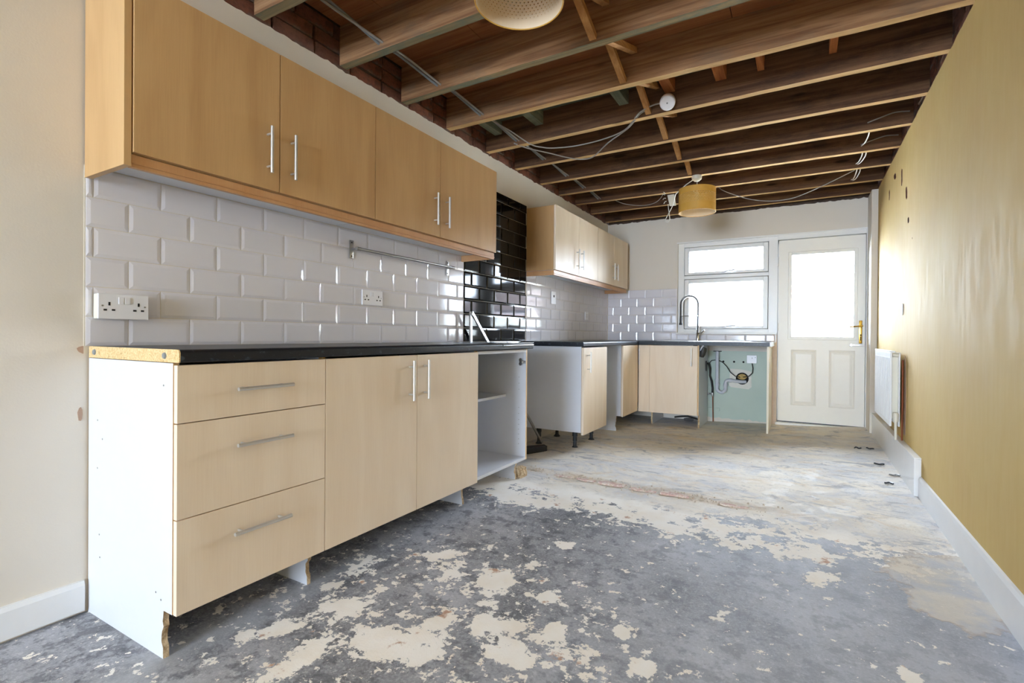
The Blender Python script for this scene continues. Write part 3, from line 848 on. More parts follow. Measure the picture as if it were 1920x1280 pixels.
h.tube([(2.648, dy0 - .03, 1.075), (2.66, dy0 - .045, 1.075), (2.63, dy0 - .048, 1.073), (2.56, dy0 - .047, 1.066), (2.545, dy0 - .045, 1.062)], [.008, .008, .007, .0065, .005], 8)
hd = h.build('door_handle', 'brass', door_1); hd['label'] = 'brass lever handle on a tall plate'
MB().lathe([(0, .010), (.006, .010), (.008, .008)], (2.648, dy0, .985), (0, -1, 0), 12).box(2.644, 2.652, dy0 - .010, dy0 - .008, .930, .972).build('keyhole', 'dark_hole', hd)
MB().box(2.555, 2.685, dy0 - .008, dy0, .875, .892, bev=.003).lathe([(0, .016), (.013, .015), (.015, .0)], (2.572, dy0, .884), (0, -1, 0), 16).build('door_bolt', 'steel', door_1)
MB().box(DX0, DX1, dy0 - .002, dy0 + .04, .060, .0695).build('weather_seal', 'black_plastic', door_1)
for z in (0.32, 1.02, 1.72):
    MB().tube([(1.909, dy0 - .006, z), (1.909, dy0 - .006, z + .09)], .006, 8).build('hinge', 'upvc', door_1)
# timber boxing in the far right corner
t1 = struct(MB().box(2.697, 2.749, 4.80, YB, 0.0, 2.345, bev=.003).build('trim_1', 'cream_wall'))
MB().box(1.858, 1.905, YB - .006, YB + .01, 0.0, .985).build('reveal_strip', 'strip_plaster', wall_back)

# ------------------------------------------------------------------ skirting and pipe boxing
bl = MB(); bl.prism([(-.006, .012), (.012, .012), (.012, .098), (.007, .112), (-.006, .112)], 'y', YR, -0.012)
bsl = struct(bl.build('baseboard_left', 'gloss_white'))
br = MB(); br.prism([(XR - .0005, .004), (XR - .016, .004), (XR - .016, .135), (XR - .010, .150), (XR - .0005, .152)], 'y', YR, 2.835)
bsr = struct(br.build('baseboard_right', 'gloss_white'))
bx = MB().box(2.716, 2.722, 2.852, 4.80, .004, .250).box(2.722, XR - .0005, 2.850, 2.858, .01, .248)
trim_2 = struct(bx.build('trim_2', 'gloss_white'))
MB().box(2.712, XR - .0005, 2.846, 4.80, .250, .258, bev=.0015).build('boxing_lid', 'gloss_white', trim_2)

# ------------------------------------------------------------------ kitchen parts
def handle(parent, p, q, out, mat='steel', r=.006):
    """bar handle between p and q standing off along out"""
    p, q, out = Vector(p), Vector(q), Vector(out)
    d = (q - p); L = d.length; d.normalize()
    m = MB().tube([p, q], r, 12)
    for t_ in (.028, L - .028):
        c = p + d * t_
        m.tube([c - out * .030, c], .0042, 8)
    return m.build('handle', mat, parent)
FX = 0.572         # face of the base doors
def front(parent, name, x0, x1, y0, y1, z0, z1, mats='maple', g=.0015):
    return MB().box(x0, x1, y0 + g, y1 - g, z0 + g, z1 - g, bev=.0012).build(name, mats, parent)
def side_panel(parent, ya, yb_, foot, seed, xf=.552, xfoot=.497, zt=.866, zk=.142, zb=0.0, foot_mat=2):
    """carcass side with a toe-kick notch whose front edge is broken chipboard"""
    rr_ = random.Random(seed)
    if foot:
        pts = [(.002, zb)]
        n = 9
        for k in range(n + 1):
            z = zb + (zk - zb) * k / n
            pts.append((xfoot - (0.0 if k in (n,) else rr_.uniform(0, .006)) - (.008 if 3 <= k <= 5 and seed % 2 else 0), z))
        pts += [(xf, zk), (xf, zt), (.002, zt)]
    else:
        pts = [(.002, zb), (xf, zb), (xf, zt), (.002, zt)]
    def sf(p, q):
        if foot and p[1] <= zk + 1e-6 and q[1] <= zk + 1e-6 and p[0] > .3: return 2 if q[0] < xf - .001 else 1
        return 1
    m = MB().prism(pts, 'y', ya, yb_, 0, side_fn=sf)
    return m.build('side_panel', ['melamine', 'maple_edge', 'broken'], parent)

B1, B2, B3, B4 = 0.0, 0.498, 1.484, 2.067
ZT, ZB = .862, .140
# drawer unit
dr = thing('drawer_unit', (0.28, 0.25, 0), 'pale maple three-drawer base unit with bare white side, nearest the camera', 'drawer unit', 'base units on the left wall')
s_ = side_panel(dr, B1, B1 + .016, True, 3, xfoot=.505); side_panel(dr, B2 - .016, B2 - .001, True, 5)
for (x_, z_) in [(.07, .66), (.07, .50), (.085, .28), (.09, .205), (.46, .185), (.49, .17), (.50, .80), (.105, .60)]:
    MB().lathe([(0, .0008), (.003, .0008), (.003, 0)], (x_, B1, z_), (0, -1, 0), 8).build('screw_hole', 'galv', s_)
MB().box(.004, .55, B1 + .016, B2 - .016, .143, .159).build('base_panel', 'melamine', dr)
MB().box(.002, .006, B1 + .016, B2 - .016, .16, .86).build('back_panel', 'melamine', dr)
for i, (za, zb, hz, ha, hb) in enumerate([(.692, ZT, .780, .158, .346), (.415, .692, .605, .157, .345), (ZB, .415, .331, .149, .341)]):
    d = front(dr, 'drawer', .554, FX, B1, B2, za, zb)
    handle(d, (FX + .03, ha, hz), (FX + .03, hb, hz), (1, 0, 0))
# double unit
du = thing('base_cabinet', (0.28, 0.99, 0), 'pale maple double-door base cabinet beside the drawer unit', 'cabinet', 'base units on the left wall')
side_panel(du, B2 + .001, B2 + .014, False, 7, zb=.142); side_panel(du, B3 - .014, B3 - .001, False, 8, zb=.142)
MB().box(.004, .55, B2 + .014, B3 - .014, .143, .159).build('base_panel', 'melamine', du)
for (ya, yb_, hy) in ((B2, .996, .943), (.996, B3, 1.043)):
    d = front(du, 'door', .554, FX, ya, yb_, ZB, ZT)
    handle(d, (FX + .03, hy, .655), (FX + .03, hy, .836), (1, 0, 0))
# open unit, door taken off
ou = thing('open_base_cabinet', (0.28, 1.78, 0), 'white base cabinet with its door missing and one shelf inside', 'cabinet', 'base units on the left wall')
side_panel(ou, B3 + .001, B3 + .016, True, 11, xfoot=.470); sp = side_panel(ou, B4 - .016, B4, True, 13, xfoot=.478)
MB().box(.004, .553, B3 + .016, B4 - .016, .143, .160, bev=.001).build('base_panel', 'melamine', ou)
MB().box(.006, .012, B3 + .016, B4 - .016, .16, .86).build('back_panel', 'melamine', ou)
MB().box(.012, .40, B3 + .017, B4 - .017, .545, .561, bev=.001).build('shelf', 'melamine', ou)
MB().box(.46, .553, B3 + .016, B4 - .016, .846, .864, bev=.001).build('top_rail', 'melamine', ou)
hg = MB().box(.505, .552, B4 - .024, B4 - .016, .772, .790, bev=.002).box(.512, .530, B4 - .032, B4 - .022, .760, .802, bev=.003)
hg.lathe([(.0, .012), (.012, .012), (.012, 0)], (.522, B4 - .026, .770), (0, -1, 0), 14).lathe([(.0, .012), (.012, .012), (.012, 0)], (.522, B4 - .026, .795), (0, -1, 0), 14)
hg.build('hinge', 'chrome', ou)
for z in [.24 + .032 * k for k in range(6)] + [.44, .48, .60, .64, .68]:
    MB().lathe([(0, .0008), (.0028, .0008), (.0028, 0)], (.50, B4 - .016, z), (0, -1, 0), 8).build('peg_hole', 'galv', sp)
MB().prism([(.430, 0), (.500, 0), (.503, .02), (.492, .045), (.497, .058), (.462, .066), (.432, .060), (.437, .03)], 'y', B4 + .03, B4 + .10).build('broken_foot', 'broken', ou)

def worktop_profile(x1, zb=.868, zt=.906, r=.012):
    pts = [(.002, zb), (x1 - .004, zb)]
    for k in range(7):
        a = -math.pi / 2 + math.pi / 2 * k / 6 * 1.0
        pts.append((x1 - .006 + .006 * math.cos(a), zb + .006 + .006 * math.sin(a)))
    for k in range(7):
        a = math.pi / 2 * k / 6
        pts.append((x1 - r + r * math.cos(a), zt - r + r * math.sin(a)))
    pts.append((.002, zt))
    return pts
wt = MB().prism(worktop_profile(.585), 'y', .004, 2.088, 0)
worktop = wt.build('worktop', 'worktop')
tag(worktop, 'black speckled worktop with bare chipboard end, over the drawer unit', 'worktop', 'black worktops')
ec = MB().prism(worktop_profile(.5845), 'y', .000, .004, 0).build('chipboard_end', 'chipboard', worktop)
for x_ in (.045, .505):
    MB().lathe([(0, .004), (.008, .004), (.010, .0)], (x_, 0, .887), (0, -1, 0), 16).build('screw_cap', 'grey_plastic', ec)
MB().box(.560, .588, 1.72, 2.089, .905, .908, bev=.001).tube([(.583, 1.72, .893), (.583, 2.089, .893)], .0065, 8).build('edge_strip', 'galv', worktop)

# second run beyond the cooker gap
nu = thing('base_cabinet', (0.28, 3.24, 0), 'narrow maple-door base cabinet on black adjustable legs, beyond the cooker gap', 'cabinet', 'base units on the left wall')
NY0, NY1 = 2.972, 3.512
side_panel(nu, NY0, NY0 + .016, False, 21, zb=.158); side_panel(nu, NY1 - .016, NY1, False, 22, zb=.158)
MB().box(.004, .55, NY0 + .016, NY1 - .016, .158, .174).build('base_panel', 'melamine', nu)
d = MB().box(.554, FX + .002, NY0, NY1, .140, .857, bev=.0012).build('door', 'maple', nu)
handle(d, (FX + .032, 3.050, .650), (FX + .032, 3.050, .822), (1, 0, 0))
for (x_, y_) in ((.450, 3.085), (.450, 3.455), (.10, 3.09), (.10, 3.455)):
    MB().lathe([(0.0, .0), (.030, .0), (.030, .006), (.024, .012), (.016, .022), (.015, .06), (.019, .062), (.019, .10), (.023, .104), (.023, .150), (.030, .158)], (x_, y_, .0), n=16).build('leg', 'black_plastic', nu)

cu = thing('corner_cabinet', (0.28, 4.25, 0), 'maple-door corner base cabinet with tall white side beyond the washing machine gap', 'cabinet', 'base units on the left wall')
CY0 = 3.985
side_panel(cu, CY0, CY0 + .016, True, 31, xfoot=.505, zk=.152)
MB().box(.004, .55, CY0 + .016, 4.95, .158, .174).build('base_panel', 'melamine', cu)
front(cu, 'door', .554, FX, CY0, 4.488, .145, .862)

su = thing('sink_cabinet', (0.9, 4.75, 0), 'maple sink base cabinet under the spring tap against the window wall', 'cabinet', 'base units on the left wall')
SY = 4.500
front(su, 'filler_panel', .576, .6955, SY, SY + .018, .138, .862, g=.001)
d = front(su, 'door', .697, 1.194, SY, SY + .018, .138, .862, g=.001)
f_ = handle(su, (.585, SY - .012, .650), (.585, SY - .012, .822), (0, -1, 0), r=.005)
handle(d, (1.138, SY - .03, .650), (1.138, SY - .03, .836), (0, -1, 0))
def ypanel(parent, x0, x1, y0, y1, zt, yfoot, name='side_panel', zk=.14, mats=('melamine', 'maple_edge', 'broken')):
    rr_ = random.Random(int(x0 * 100))
    pts = [(y1, 0)] + [(yfoot + rr_.uniform(0, .008), zk * k / 5) for k in range(6)] + [(y0, zk), (y0, zt), (y1, zt)]
    def sf(p, q): return 2 if (p[1] <= zk and q[1] <= zk and q[0] > y0 + .01) else 1
    return MB().prism(pts, 'x', x0, x1, 0, side_fn=sf).build(name, list(mats), parent)
ypanel(su, .690, .706, SY + .02, 5.06, .30, SY + .10)
ypanel(su, 1.190, 1.206, SY + .02, 5.06, .866, SY + .075)
MB().box(.706, 1.190, SY + .02, 5.06, .143, .158).build('base_panel', 'melamine', su)

ep = MB().box(1.842, 1.860, 4.482, YB - .012, floor_z(1.85, 4.5), .866, bev=.0015)
tag(ep.build('end_panel', 'cream_panel'), 'tall cream end panel holding up the worktop next to the back door', 'panel')

w2 = MB().prism(worktop_profile(.583), 'y', 2.942, 4.478, 0)
o = w2.build('worktop', 'worktop')
tag(o, 'black worktop on the left wall beyond the cooker gap', 'worktop', 'black worktops')
w3 = MB()
hx0, hx1, hy0, hy1 = .78, 1.14, 4.62, 4.96
wy0 = 4.481
w3.box(.002, hx0, wy0, YB - .006, .868, .906); w3.box(hx1, 1.866, wy0, YB - .006, .868, .906)
w3.box(hx0, hx1, wy0, hy0, .868, .906); w3.box(hx0, hx1, hy1, YB - .006, .868, .906)
o = w3.build('worktop', 'worktop')
tag(o, 'black worktop under the window, carrying the sink and spring tap', 'worktop', 'black worktops')
MB().box(1.866, 1.884, wy0 - .002, YB - .006, .866, .909, bev=.001).build('end_strip', 'upvc', o)

# sink with drainer
sk = thing('kitchen_sink', (1.2, 4.79, .906), 'stainless steel inset sink and drainer in the worktop under the window', 'sink')
rim = MB()
rim.box(.75, hx0 + .012, 4.58, 5.03, .906, .9105, bev=.0015); rim.box(hx1 - .012, 1.68, 4.58, 5.03, .906, .9105, bev=.0015)
rim.box(hx0 + .012, hx1 - .012, 4.58, hy0 + .012, .906, .9105, bev=.0015); rim.box(hx0 + .012, hx1 - .012, hy1 - .012, 5.03, .906, .9105, bev=.0015)
rim.build('rim', 'steel', sk)
bo = MB()
a, b, c, d2, zt, zb = hx0 + .008, hx1 - .008, hy0 + .008, hy1 - .008, .908, .745
vs = [(a, c, zt), (b, c, zt), (b, d2, zt), (a, d2, zt), (a + .02, c + .02, zb), (b - .02, c + .02, zb), (b - .02, d2 - .02, zb), (a + .02, d2 - .02, zb)]
bo.add(vs, [(0, 1, 5, 4), (1, 2, 6, 5), (2, 3, 7, 6), (3, 0, 4, 7), (4, 5, 6, 7)])
bo.build('bowl', 'steel', sk)
gr = MB()
for k in range(7): gr.box(1.20, 1.62, 4.66 + k * .045, 4.672 + k * .045, .9105, .9135, bev=.001)
gr.build('drainer_ribs', 'steel', sk)['kind'] = 'stuff'

# spring tap
tp = thing('spring_tap', (1.108, 4.985, .9105), 'steel spring-neck kitchen tap with pull-down spray in front of the window', 'tap')
ty = 4.985
MB().lathe([(.0, 0), (.026, 0), (.026, .006), (.018, .012), (.017, .085), (.012, .095), (.009, .10)], (1.108, ty, .9105), n=20).build('base', 'chrome', tp)
MB().tube([(1.108, ty, .965), (1.13, ty - .012, .985), (1.185, ty - .03, 1.03)], [.011, .008, .006], 10).build('lever', 'chrome', tp)
cx0, rad, ztop = 1.015, .094, 1.325
path = [(1.108, ty, .985), (1.108, ty, 1.0), (1.108, ty, 1.15)] + [(cx0 + rad * math.cos(a), ty, ztop + rad * math.sin(a)) for a in [math.pi * k / 22 for k in range(23)]] + [(.921, ty, 1.22), (.921, ty, 1.19)]
MB().tube(path, .0105, 12).build('hose', 'rubber', tp)
coil = []
pv = [Vector(p_) for p_ in path[1:]]
tot = sum((pv[i + 1] - pv[i]).length for i in range(len(pv) - 1)); turns = 56; NS = turns * 9
cum = [0]
for i in range(len(pv) - 1): cum.append(cum[-1] + (pv[i + 1] - pv[i]).length)
for s in range(NS + 1):
    t_ = tot * s / NS; i = 0
    while i < len(cum) - 2 and cum[i + 1] < t_: i += 1
    u_ = (t_ - cum[i]) / (cum[i + 1] - cum[i]); P_ = pv[i].lerp(pv[i + 1], u_); D = (pv[i + 1] - pv[i]).normalized()
    n1 = Vector((0, 1, 0)); n2 = D.cross(n1); a = 2 * math.pi * turns * s / NS
    coil.append(P_ + (n1 * math.cos(a) + n2 * math.sin(a)) * .0130)
MB().tube(coil, .0028, 5).build('spring', 'galv', tp)
MB().tube([(1.108, ty, 1.19), (.93, ty, 1.19)], .0045, 8).lathe([(.013, -.008), (.013, .008)], (1.108, ty, 1.19), n=14).build('support_arm', 'chrome', tp)
MB().lathe([(.010, 0), (.012, -.01), (.014, -.05), (.013, -.075), (.019, -.09), (.020, -.105), (.0, -.106)], (.921, ty, 1.195), n=18).build('spray_head', 'black_plastic', tp)

# ------------------------------------------------------------------ wall cabinets
UX = .288; UT, UB, UP = 2.074, 1.519, 1.476
def wall_cabinet(y0, y1, ym, label, near_panel=False, mat='maple_up_shaded'):
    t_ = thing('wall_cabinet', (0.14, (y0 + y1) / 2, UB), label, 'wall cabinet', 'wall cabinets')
    MB().box(.0035, .268, y0 + .001, y1 - .001, UB + .001, UT - .002).build('carcass', ['maple_up_shaded' if mat == 'maple_up_shaded' else mat], t_)
    MB().box(.004, .262, y0 + .003, y1 - .003, UB - .001, UB + .001).build('underside', 'melamine', t_)
    hm = MB()
    for (a, b, hy) in ((y0, ym, ym - .052), (ym, y1, ym + .050)):
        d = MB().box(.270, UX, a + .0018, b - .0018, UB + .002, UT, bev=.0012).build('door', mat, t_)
        handle(d, (UX + .03, hy, 1.580), (UX + .03, hy, 1.762), (1, 0, 0))
    return t_
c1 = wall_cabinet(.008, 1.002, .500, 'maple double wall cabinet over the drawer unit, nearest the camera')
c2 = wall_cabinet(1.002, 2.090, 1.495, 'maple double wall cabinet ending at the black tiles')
MB().box(.004, .283, -.014, .006, UP, UT, bev=.0012).build('end_panel', 'maple_up_shaded', c1)
def pelmet(y0, y1, ret_near, ret_far, label):
    m = MB().box(.254, .272, y0, y1, UP, UB - .002, bev=.001)
    o = m.build('pelmet', 'pelmet')
    if ret_near: MB().box(.004, .254, y0, y0 + .018, UP, UB - .002, bev=.001).build('return_piece', 'pelmet', o)
    if ret_far: MB().box(.004, .254, y1 - .018, y1, UP, UB - .002, bev=.001).build('return_piece', 'pelmet', o)
    MB().box(.271, .276, y0, y1, UP + .012, UP + .016).build('bead', 'pelmet', o)
    tag(o, label, 'pelmet', 'light pelmets under the wall cabinets')
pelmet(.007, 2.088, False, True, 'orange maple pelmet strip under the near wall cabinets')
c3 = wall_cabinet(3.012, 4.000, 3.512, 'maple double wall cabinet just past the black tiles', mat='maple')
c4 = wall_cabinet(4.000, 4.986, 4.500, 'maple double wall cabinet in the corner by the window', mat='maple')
MB().box(.004, .270, 3.0105, 3.0125, UB + .0, UT - .002).build('end_panel', 'maple_up_shaded', c3)
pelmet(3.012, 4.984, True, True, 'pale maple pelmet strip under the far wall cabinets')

# ------------------------------------------------------------------ sockets and switches
def socket(name, y0, y1, z0, z1, depth, label, kind, mat='plastic'):
    t_ = thing(name, (0.003, (y0 + y1) / 2, z0), label, 'socket', 'sockets and switches on the tiles')
    if depth > .02:
        MB().box(.003, depth - .008, y0 + .001, y1 - .001, z0 + .001, z1 - .001, bev=.002).build('back_box', 'old_plastic', t_)
    MB().box(max(.003, depth - .008), depth, y0, y1, z0, z1, bev=.002).build('face_plate', mat, t_)
    cy_, H = (y0 + y1) / 2, z1 - z0
    if kind == 'double':
        W = y1 - y0
        for s in (-1, 1):
            c = cy_ + s * W * .29
            for (dy, dz, a, b) in ((0, .10, .0028, .0060), (-.0115, -.14, .0048, .0030), (.0115, -.14, .0048, .0030)):
                MB().box(depth - .001, depth + .0006, c + dy - a, c + dy + a, z0 + H * (.5 + dz) - b, z0 + H * (.5 + dz) + b).build('slot', 'dark_hole', t_)
            MB().box(depth, depth + .003, cy_ + s * .009 - .0075, cy_ + s * .009 + .0075, z0 + H * .60, z0 + H * .88, bev=.001).build('rocker_switch', 'plastic', t_)
            MB().lathe([(0, .0008), (.003, .0008), (.003, 0)], (depth, cy_ + s * W * .42, z0 + H * .52), (1, 0, 0), 10).build('screw', 'galv', t_)
    elif kind == 'spur':
        MB().box(depth, depth + .003, cy_ - .009, cy_ + .009, z0 + H * .55, z0 + H * .72, bev=.001).build('rocker_switch', 'dark_hole', t_)
    else:
        for (dy, dz, a, b) in ((0, .12, .003, .006), (-.0115, -.12, .0038, .0022), (.0115, -.12, .0038, .0022)):
            MB().box(depth - .001, depth + .0006, cy_ + dy - a, cy_ + dy + a, z0 + H * (.5 + dz) - b, z0 + H * (.5 + dz) + b).build('slot', 'dark_hole', t_)
socket('double_socket', .010, .156, 1.000, 1.087, .042, 'white double socket on a deep surface box at the near end of the tiles', 'double')
socket('double_socket', 1.174, 1.322, 1.117, 1.201, .011, 'flush white double socket below the steel hanging rail', 'double')
socket('fused_switch', 3.496, 3.590, 1.262, 1.385, .012, 'tall white switch plate under the far wall cabinets, next to the black tiles', 'spur')
socket('single_socket', 4.340, 4.428, 1.136, 1.226, .012, 'small white single socket under the wall cabinet in the corner', 'single')

# hanging rail
rl = thing('hanging_rail', (.003, 1.5, 1.36), 'steel utensil rail on two brackets across the white tiles', 'rail')
MB().tube([(.052, 1.118, 1.411), (.052, 1.912, 1.411)], .0080, 12).build('bar', 'galv', rl)
for yb_ in (1.103, 1.917):
    k = MB().box(.0035, .0065, yb_ - .013, yb_ + .013, 1.362, 1.459, bev=.001)
    k.tube([(.006, yb_, 1.411), (.052, yb_, 1.411)], .006, 10).lathe([(.0, -.014), (.010, -.014), (.010, .014), (.0, .014)], (.052, yb_ + (.006 if yb_ < 1.5 else -.002), 1.411), (0, 1, 0), 14)
    b_ = k.build('bracket', 'galv', rl)
    for z in (1.374, 1.447): MB().lathe([(0, .0012), (.004, .0012), (.004, 0)], (.0065, yb_, z), (1, 0, 0), 10).build('screw_hole', 'dark_hole', b_)

# leaning steel bars in the cooker gap
def flat_bar(m, p, q, w_, t_):
    p, q = Vector(p), Vector(q); d = (q - p).normalized(); s = Vector((0, 1, 0)); s = (s - d * s.dot(d)).normalized(); u_ = d.cross(s)
    vs = [c + s * a * w_ / 2 + u_ * b * t_ / 2 for c in (p, q) for (a, b) in ((-1, -1), (1, -1), (1, 1), (-1, 1))]
    m.add(vs, [(3, 2, 1, 0), (4, 5, 6, 7), (0, 1, 5, 4), (1, 2, 6, 5), (2, 3, 7, 6), (3, 0, 4, 7)])
st = thing('steel_prop', (.08, 2.12, 0), 'folded steel prop standing against the black tiles in the cooker gap', 'prop')
m = MB(); flat_bar(m, (.062, 2.120, .0), (.062, 2.112, 1.120), .024, .012); m.build('upright_bar', 'galv', st)
m = MB(); flat_bar(m, (.070, 2.112, 1.118), (.125, 3.105, .002), .022, .012); m.build('sloping_bar', 'galv', st)
MB().lathe([(0, .008), (.010, .008), (.010, -.016), (0, -.016)], (.074, 2.112, 1.105), (1, 0, 0), 14).build('pivot', 'steel', st)
tag(MB().prism([(.05, 2.45), (.22, 2.70), (.30, 2.86), (.25, 2.90), (.16, 2.78), (.02, 2.52)], 'z', .002, .045).build('plinth_offcut', 'black_plastic'), 'dark offcut of plinth lying on the floor in the cooker gap', 'offcut')

# ------------------------------------------------------------------ under the sink: waste pipe, cables, supply pipes
wp = thing('waste_pipe', (1.31, 5.04, .34), 'pale grey plastic waste pipe with a U bend on the green wall', 'pipe')
py = 5.035
MB().tube([(1.312, py, .795), (1.312, py, .42)], .019, 16).build('standpipe', 'waste', wp)
ub = [(1.312, py, .43)] + [(1.356 - .044 * math.cos(a), py, .385 - .044 * math.sin(a)) for a in [math.pi * k / 12 for k in range(13)]] + [(1.400, py, .43)] + [(1.435 - .035 * math.cos(a), py, .445 + .035 * math.sin(a)) for a in [math.pi / 2 * k / 6 for k in range(7)]]
MB().tube(ub, .0185, 16).build('trap', 'waste', wp)
MB().tube([(1.43, py, .480), (1.56, py, .468), (1.60, 5.07, .468)], .0175, 16).build('outlet_pipe', 'waste', wp)
for (c, ax) in (((1.312, py, .475), (0, 0, 1)), ((1.312, py, .425), (0, 0, 1)), ((1.400, py, .425), (0, 0, 1)), ((1.450, py, .479), (1, 0, -.05))):
    MB().lathe([(.019, -.013), (.0235, -.012), (.0235, .012), (.019, .013)], c, ax, 18).build('collar', 'waste', wp)
MB().box(1.270, 1.350, 5.02, 5.088, .792, .800, bev=.002).build('pipe_clip', 'rubber', wp)
pt = MB(); pt.prism([(1.440, .605), (1.43, .42), (1.45, .40), (1.63, .385), (1.66, .41), (1.655, .58), (1.56, .60)], 'y', YB - .006, YB - .002)
pt.build('filler_patch', 'plasterboard', wall_back)
hl = MB().lathe([(0, .003), (.062, .003), (.066, 0)], (1.565, YB - .006, .500), (0, -1, 0), 22)
hl.build('drain_hole', 'dark_hole', wall_back)
fo = MB()
fo.add([(1.565 + (.055 * math.cos(a)) * R.uniform(.7, 1.0), YB - .012 - .006 * R.random(), .520 + .032 * math.sin(a)) for a in [2 * math.pi * k / 12 for k in range(12)]] + [(1.565, YB - .028, .520)], [(k, (k + 1) % 12, 12) for k in range(12)])
fo.build('gold_filler', 'foil', wall_back)
for x_ in (1.368, 1.480, 1.576):
    MB().lathe([(0, .001), (.011, .001), (.011, 0)], (x_, YB - .003, .682), (0, -1, 0), 12).build('screw_hole', 'dark_hole', wall_back)
sb = thing('single_socket', (1.665, YB, .67), 'white single socket box on the green wall under the worktop', 'socket')
MB().box(1.612, 1.712, 5.055, YB - .003, .672, .760, bev=.003).build('back_box', 'plastic', sb)
MB().box(1.664, 1.668, 5.053, 5.056, .722, .736).box(1.694, 1.699, 5.053, 5.056, .732, .74).build('slot', 'dark_hole', sb)
cb1 = MB().tube([(1.665, 5.06, .672), (1.675, 5.05, .62), (1.672, 5.045, .57), (1.64, 5.04, .535), (1.60, 5.05, .522), (1.575, 5.075, .518)], .005, 8)
tag(cb1.build('black_cable', 'rubber'), 'black cable running from the wall socket to the drain hole', 'cable', 'cables under the worktop')
cb2 = MB().tube([(1.545, 5.07, .515), (1.50, 5.05, .525), (1.45, 5.045, .565), (1.41, 5.045, .63), (1.37, 5.05, .672), (1.31, 5.075, .700), (1.25, 5.06, .692), (1.222, 5.05, .66)], .005, 8)
tag(cb2.build('black_cable', 'rubber'), 'black cable looping behind the waste pipe to the cabinet side', 'cable', 'cables under the worktop')
hs = MB().tube([(1.215, 5.0, .66), (1.225, 5.03, .655), (1.235, 5.05, .60), (1.232, 5.05, .52), (1.252, 5.05, .46), (1.262, 5.05, .38), (1.262, 5.05, .32), (1.264, 5.05, .30)], [.011, .011, .012, .010, .012, .011, .012, .010], 8)
sp_ = thing('supply_pipe', (1.26, 5.05, 0), 'dark lagged water supply pipe with a stop valve beside the sink cabinet', 'pipe')
hs.build('lagging', 'rubber', sp_)
MB().tube([(1.264, 5.05, .30), (1.270, 5.055, .005)], .0055, 8).build('copper_tail', 'copper', sp_)
MB().lathe([(0, -.02), (.012, -.02), (.014, 0), (.012, .02), (0, .02)], (1.262, 5.045, .310), n=12).tube([(1.262, 5.045, .315), (1.215, 5.045, .318)], .008, 8).box(1.212, 1.222, 5.03, 5.06, .302, .334, bev=.002).build('stop_valve', 'galv', sp_)
MB().box(1.209, 1.218, 4.90, 4.95, .58, .69, bev=.003).build('wall_bracket', 'rubber', sp_)
tr = MB().box(1.21, 1.335, 5.075, YB - .003, .125, .158, bev=.002)
tag(tr.build('trunking', 'green_wall'), 'short green painted trunking low on the wall beside the supply pipe', 'trunking')
bk = MB()
bk.lathe([(0, -.055), (.024, -.05), (.034, -.02), (.036, .02), (.030, .05), (0, .055)], (1.232, 4.575, .795), (0.25, 0, 1), 16)
dp = bk.build('sink_overflow', 'rubber')
tag(dp, 'black rubber overflow fitting hanging under the worktop at the cabinet side', 'fitting')
MB().tube([(1.213, 4.56, .80), (1.222, 4.54, .835), (1.245, 4.545, .866)], .007, 8).build('strap', 'waste', dp)
jr = thing('metal_dish', (1.03, 4.93, 0), 'small shiny metal dish on the floor under the sink cabinet', 'dish')
MB().lathe([(0, .004), (.045, .004), (.052, .022), (.056, .022), (.052, .0), (0, 0)], (1.03, 4.93, .012), n=20).build('dish_bowl', 'chrome', jr)
hz_ = MB().tube([(.86, 4.98, .03), (.93, 5.01, .04), (1.0, 5.03, .045), (1.10, 5.01, .025), (1.16, 4.98, .022)], .009, 8)
tag(hz_.build('coiled_hose', 'rubber'), 'dark hose lying on the floor under the sink cabinet', 'hose')

# ------------------------------------------------------------------ radiator
ra = thing('radiator', (2.70, 3.8, .36), 'white double-panel radiator on the yellow wall next to the back door', 'radiator')
rx0, ry0, ry1, rz0, rz1 = 2.668, 3.400, 4.185, .350, .868
fp = MB().box(rx0, rx0 + .012, ry0, ry1, rz0, rz1 - .012, bev=.003)
for k in range(17):
    y_ = ry0 + .04 + k * .0435
    fp.box(rx0 - .0025, rx0, y_, y_ + .026, rz0 + .03, rz1 - .05, bev=.001)
fp.build('front_panel', 'gloss_white', ra)
MB().box(2.716, 2.726, ry0, ry1, rz0, rz1 - .012, bev=.003).build('rear_panel', 'gloss_white', ra)
fn = MB()
y_ = ry0 + .03
while y_ < ry1 - .03:
    fn.box(rx0 + .012, 2.716, y_, y_ + .002, rz0 + .05, rz1 - .04); y_ += .03
fn.build('fins', 'old_plastic', ra)['kind'] = 'stuff'
tg = MB().box(rx0 - .001, 2.700, ry0 + .03, ry1, rz1 - .014, rz1, bev=.002)
tg.build('top_grille', 'gloss_white', ra)
MB().lathe([(0, -.02), (.013, -.018), (.014, .018), (0, .02)], (2.700, ry0 + .01, rz1 - .028), (1, 0, 0), 14).build('air_vent', 'old_plastic', ra)
vl = MB().lathe([(0, -.030), (.017, -.028), (.018, .02), (.014, .032), (0, .034)], (2.700, ry0 - .015, rz0 + .065), n=16)
vl.tube([(2.700, ry0 - .015, rz0 + .04), (2.700, ry0 - .015, rz0 - .02), (2.702, ry0 - .012, .262)], .0085, 10)
vl.build('valve', 'old_plastic', ra)
MB().tube([(2.735, ry0 - .02, rz1 - .06), (2.736, ry0 - .022, .60), (2.735, ry0 - .02, .262)], .0055, 8).build('copper_pipe', 'copper', ra)
rp = MB(); rp.prism([(3.36, .30), (3.34, .55), (3.37, .82), (3.40, .84), (3.42, .30)], 'x', XR - .002, XR - .0004)
rp.build('bare_plaster', 'raw_plaster', wall_right)
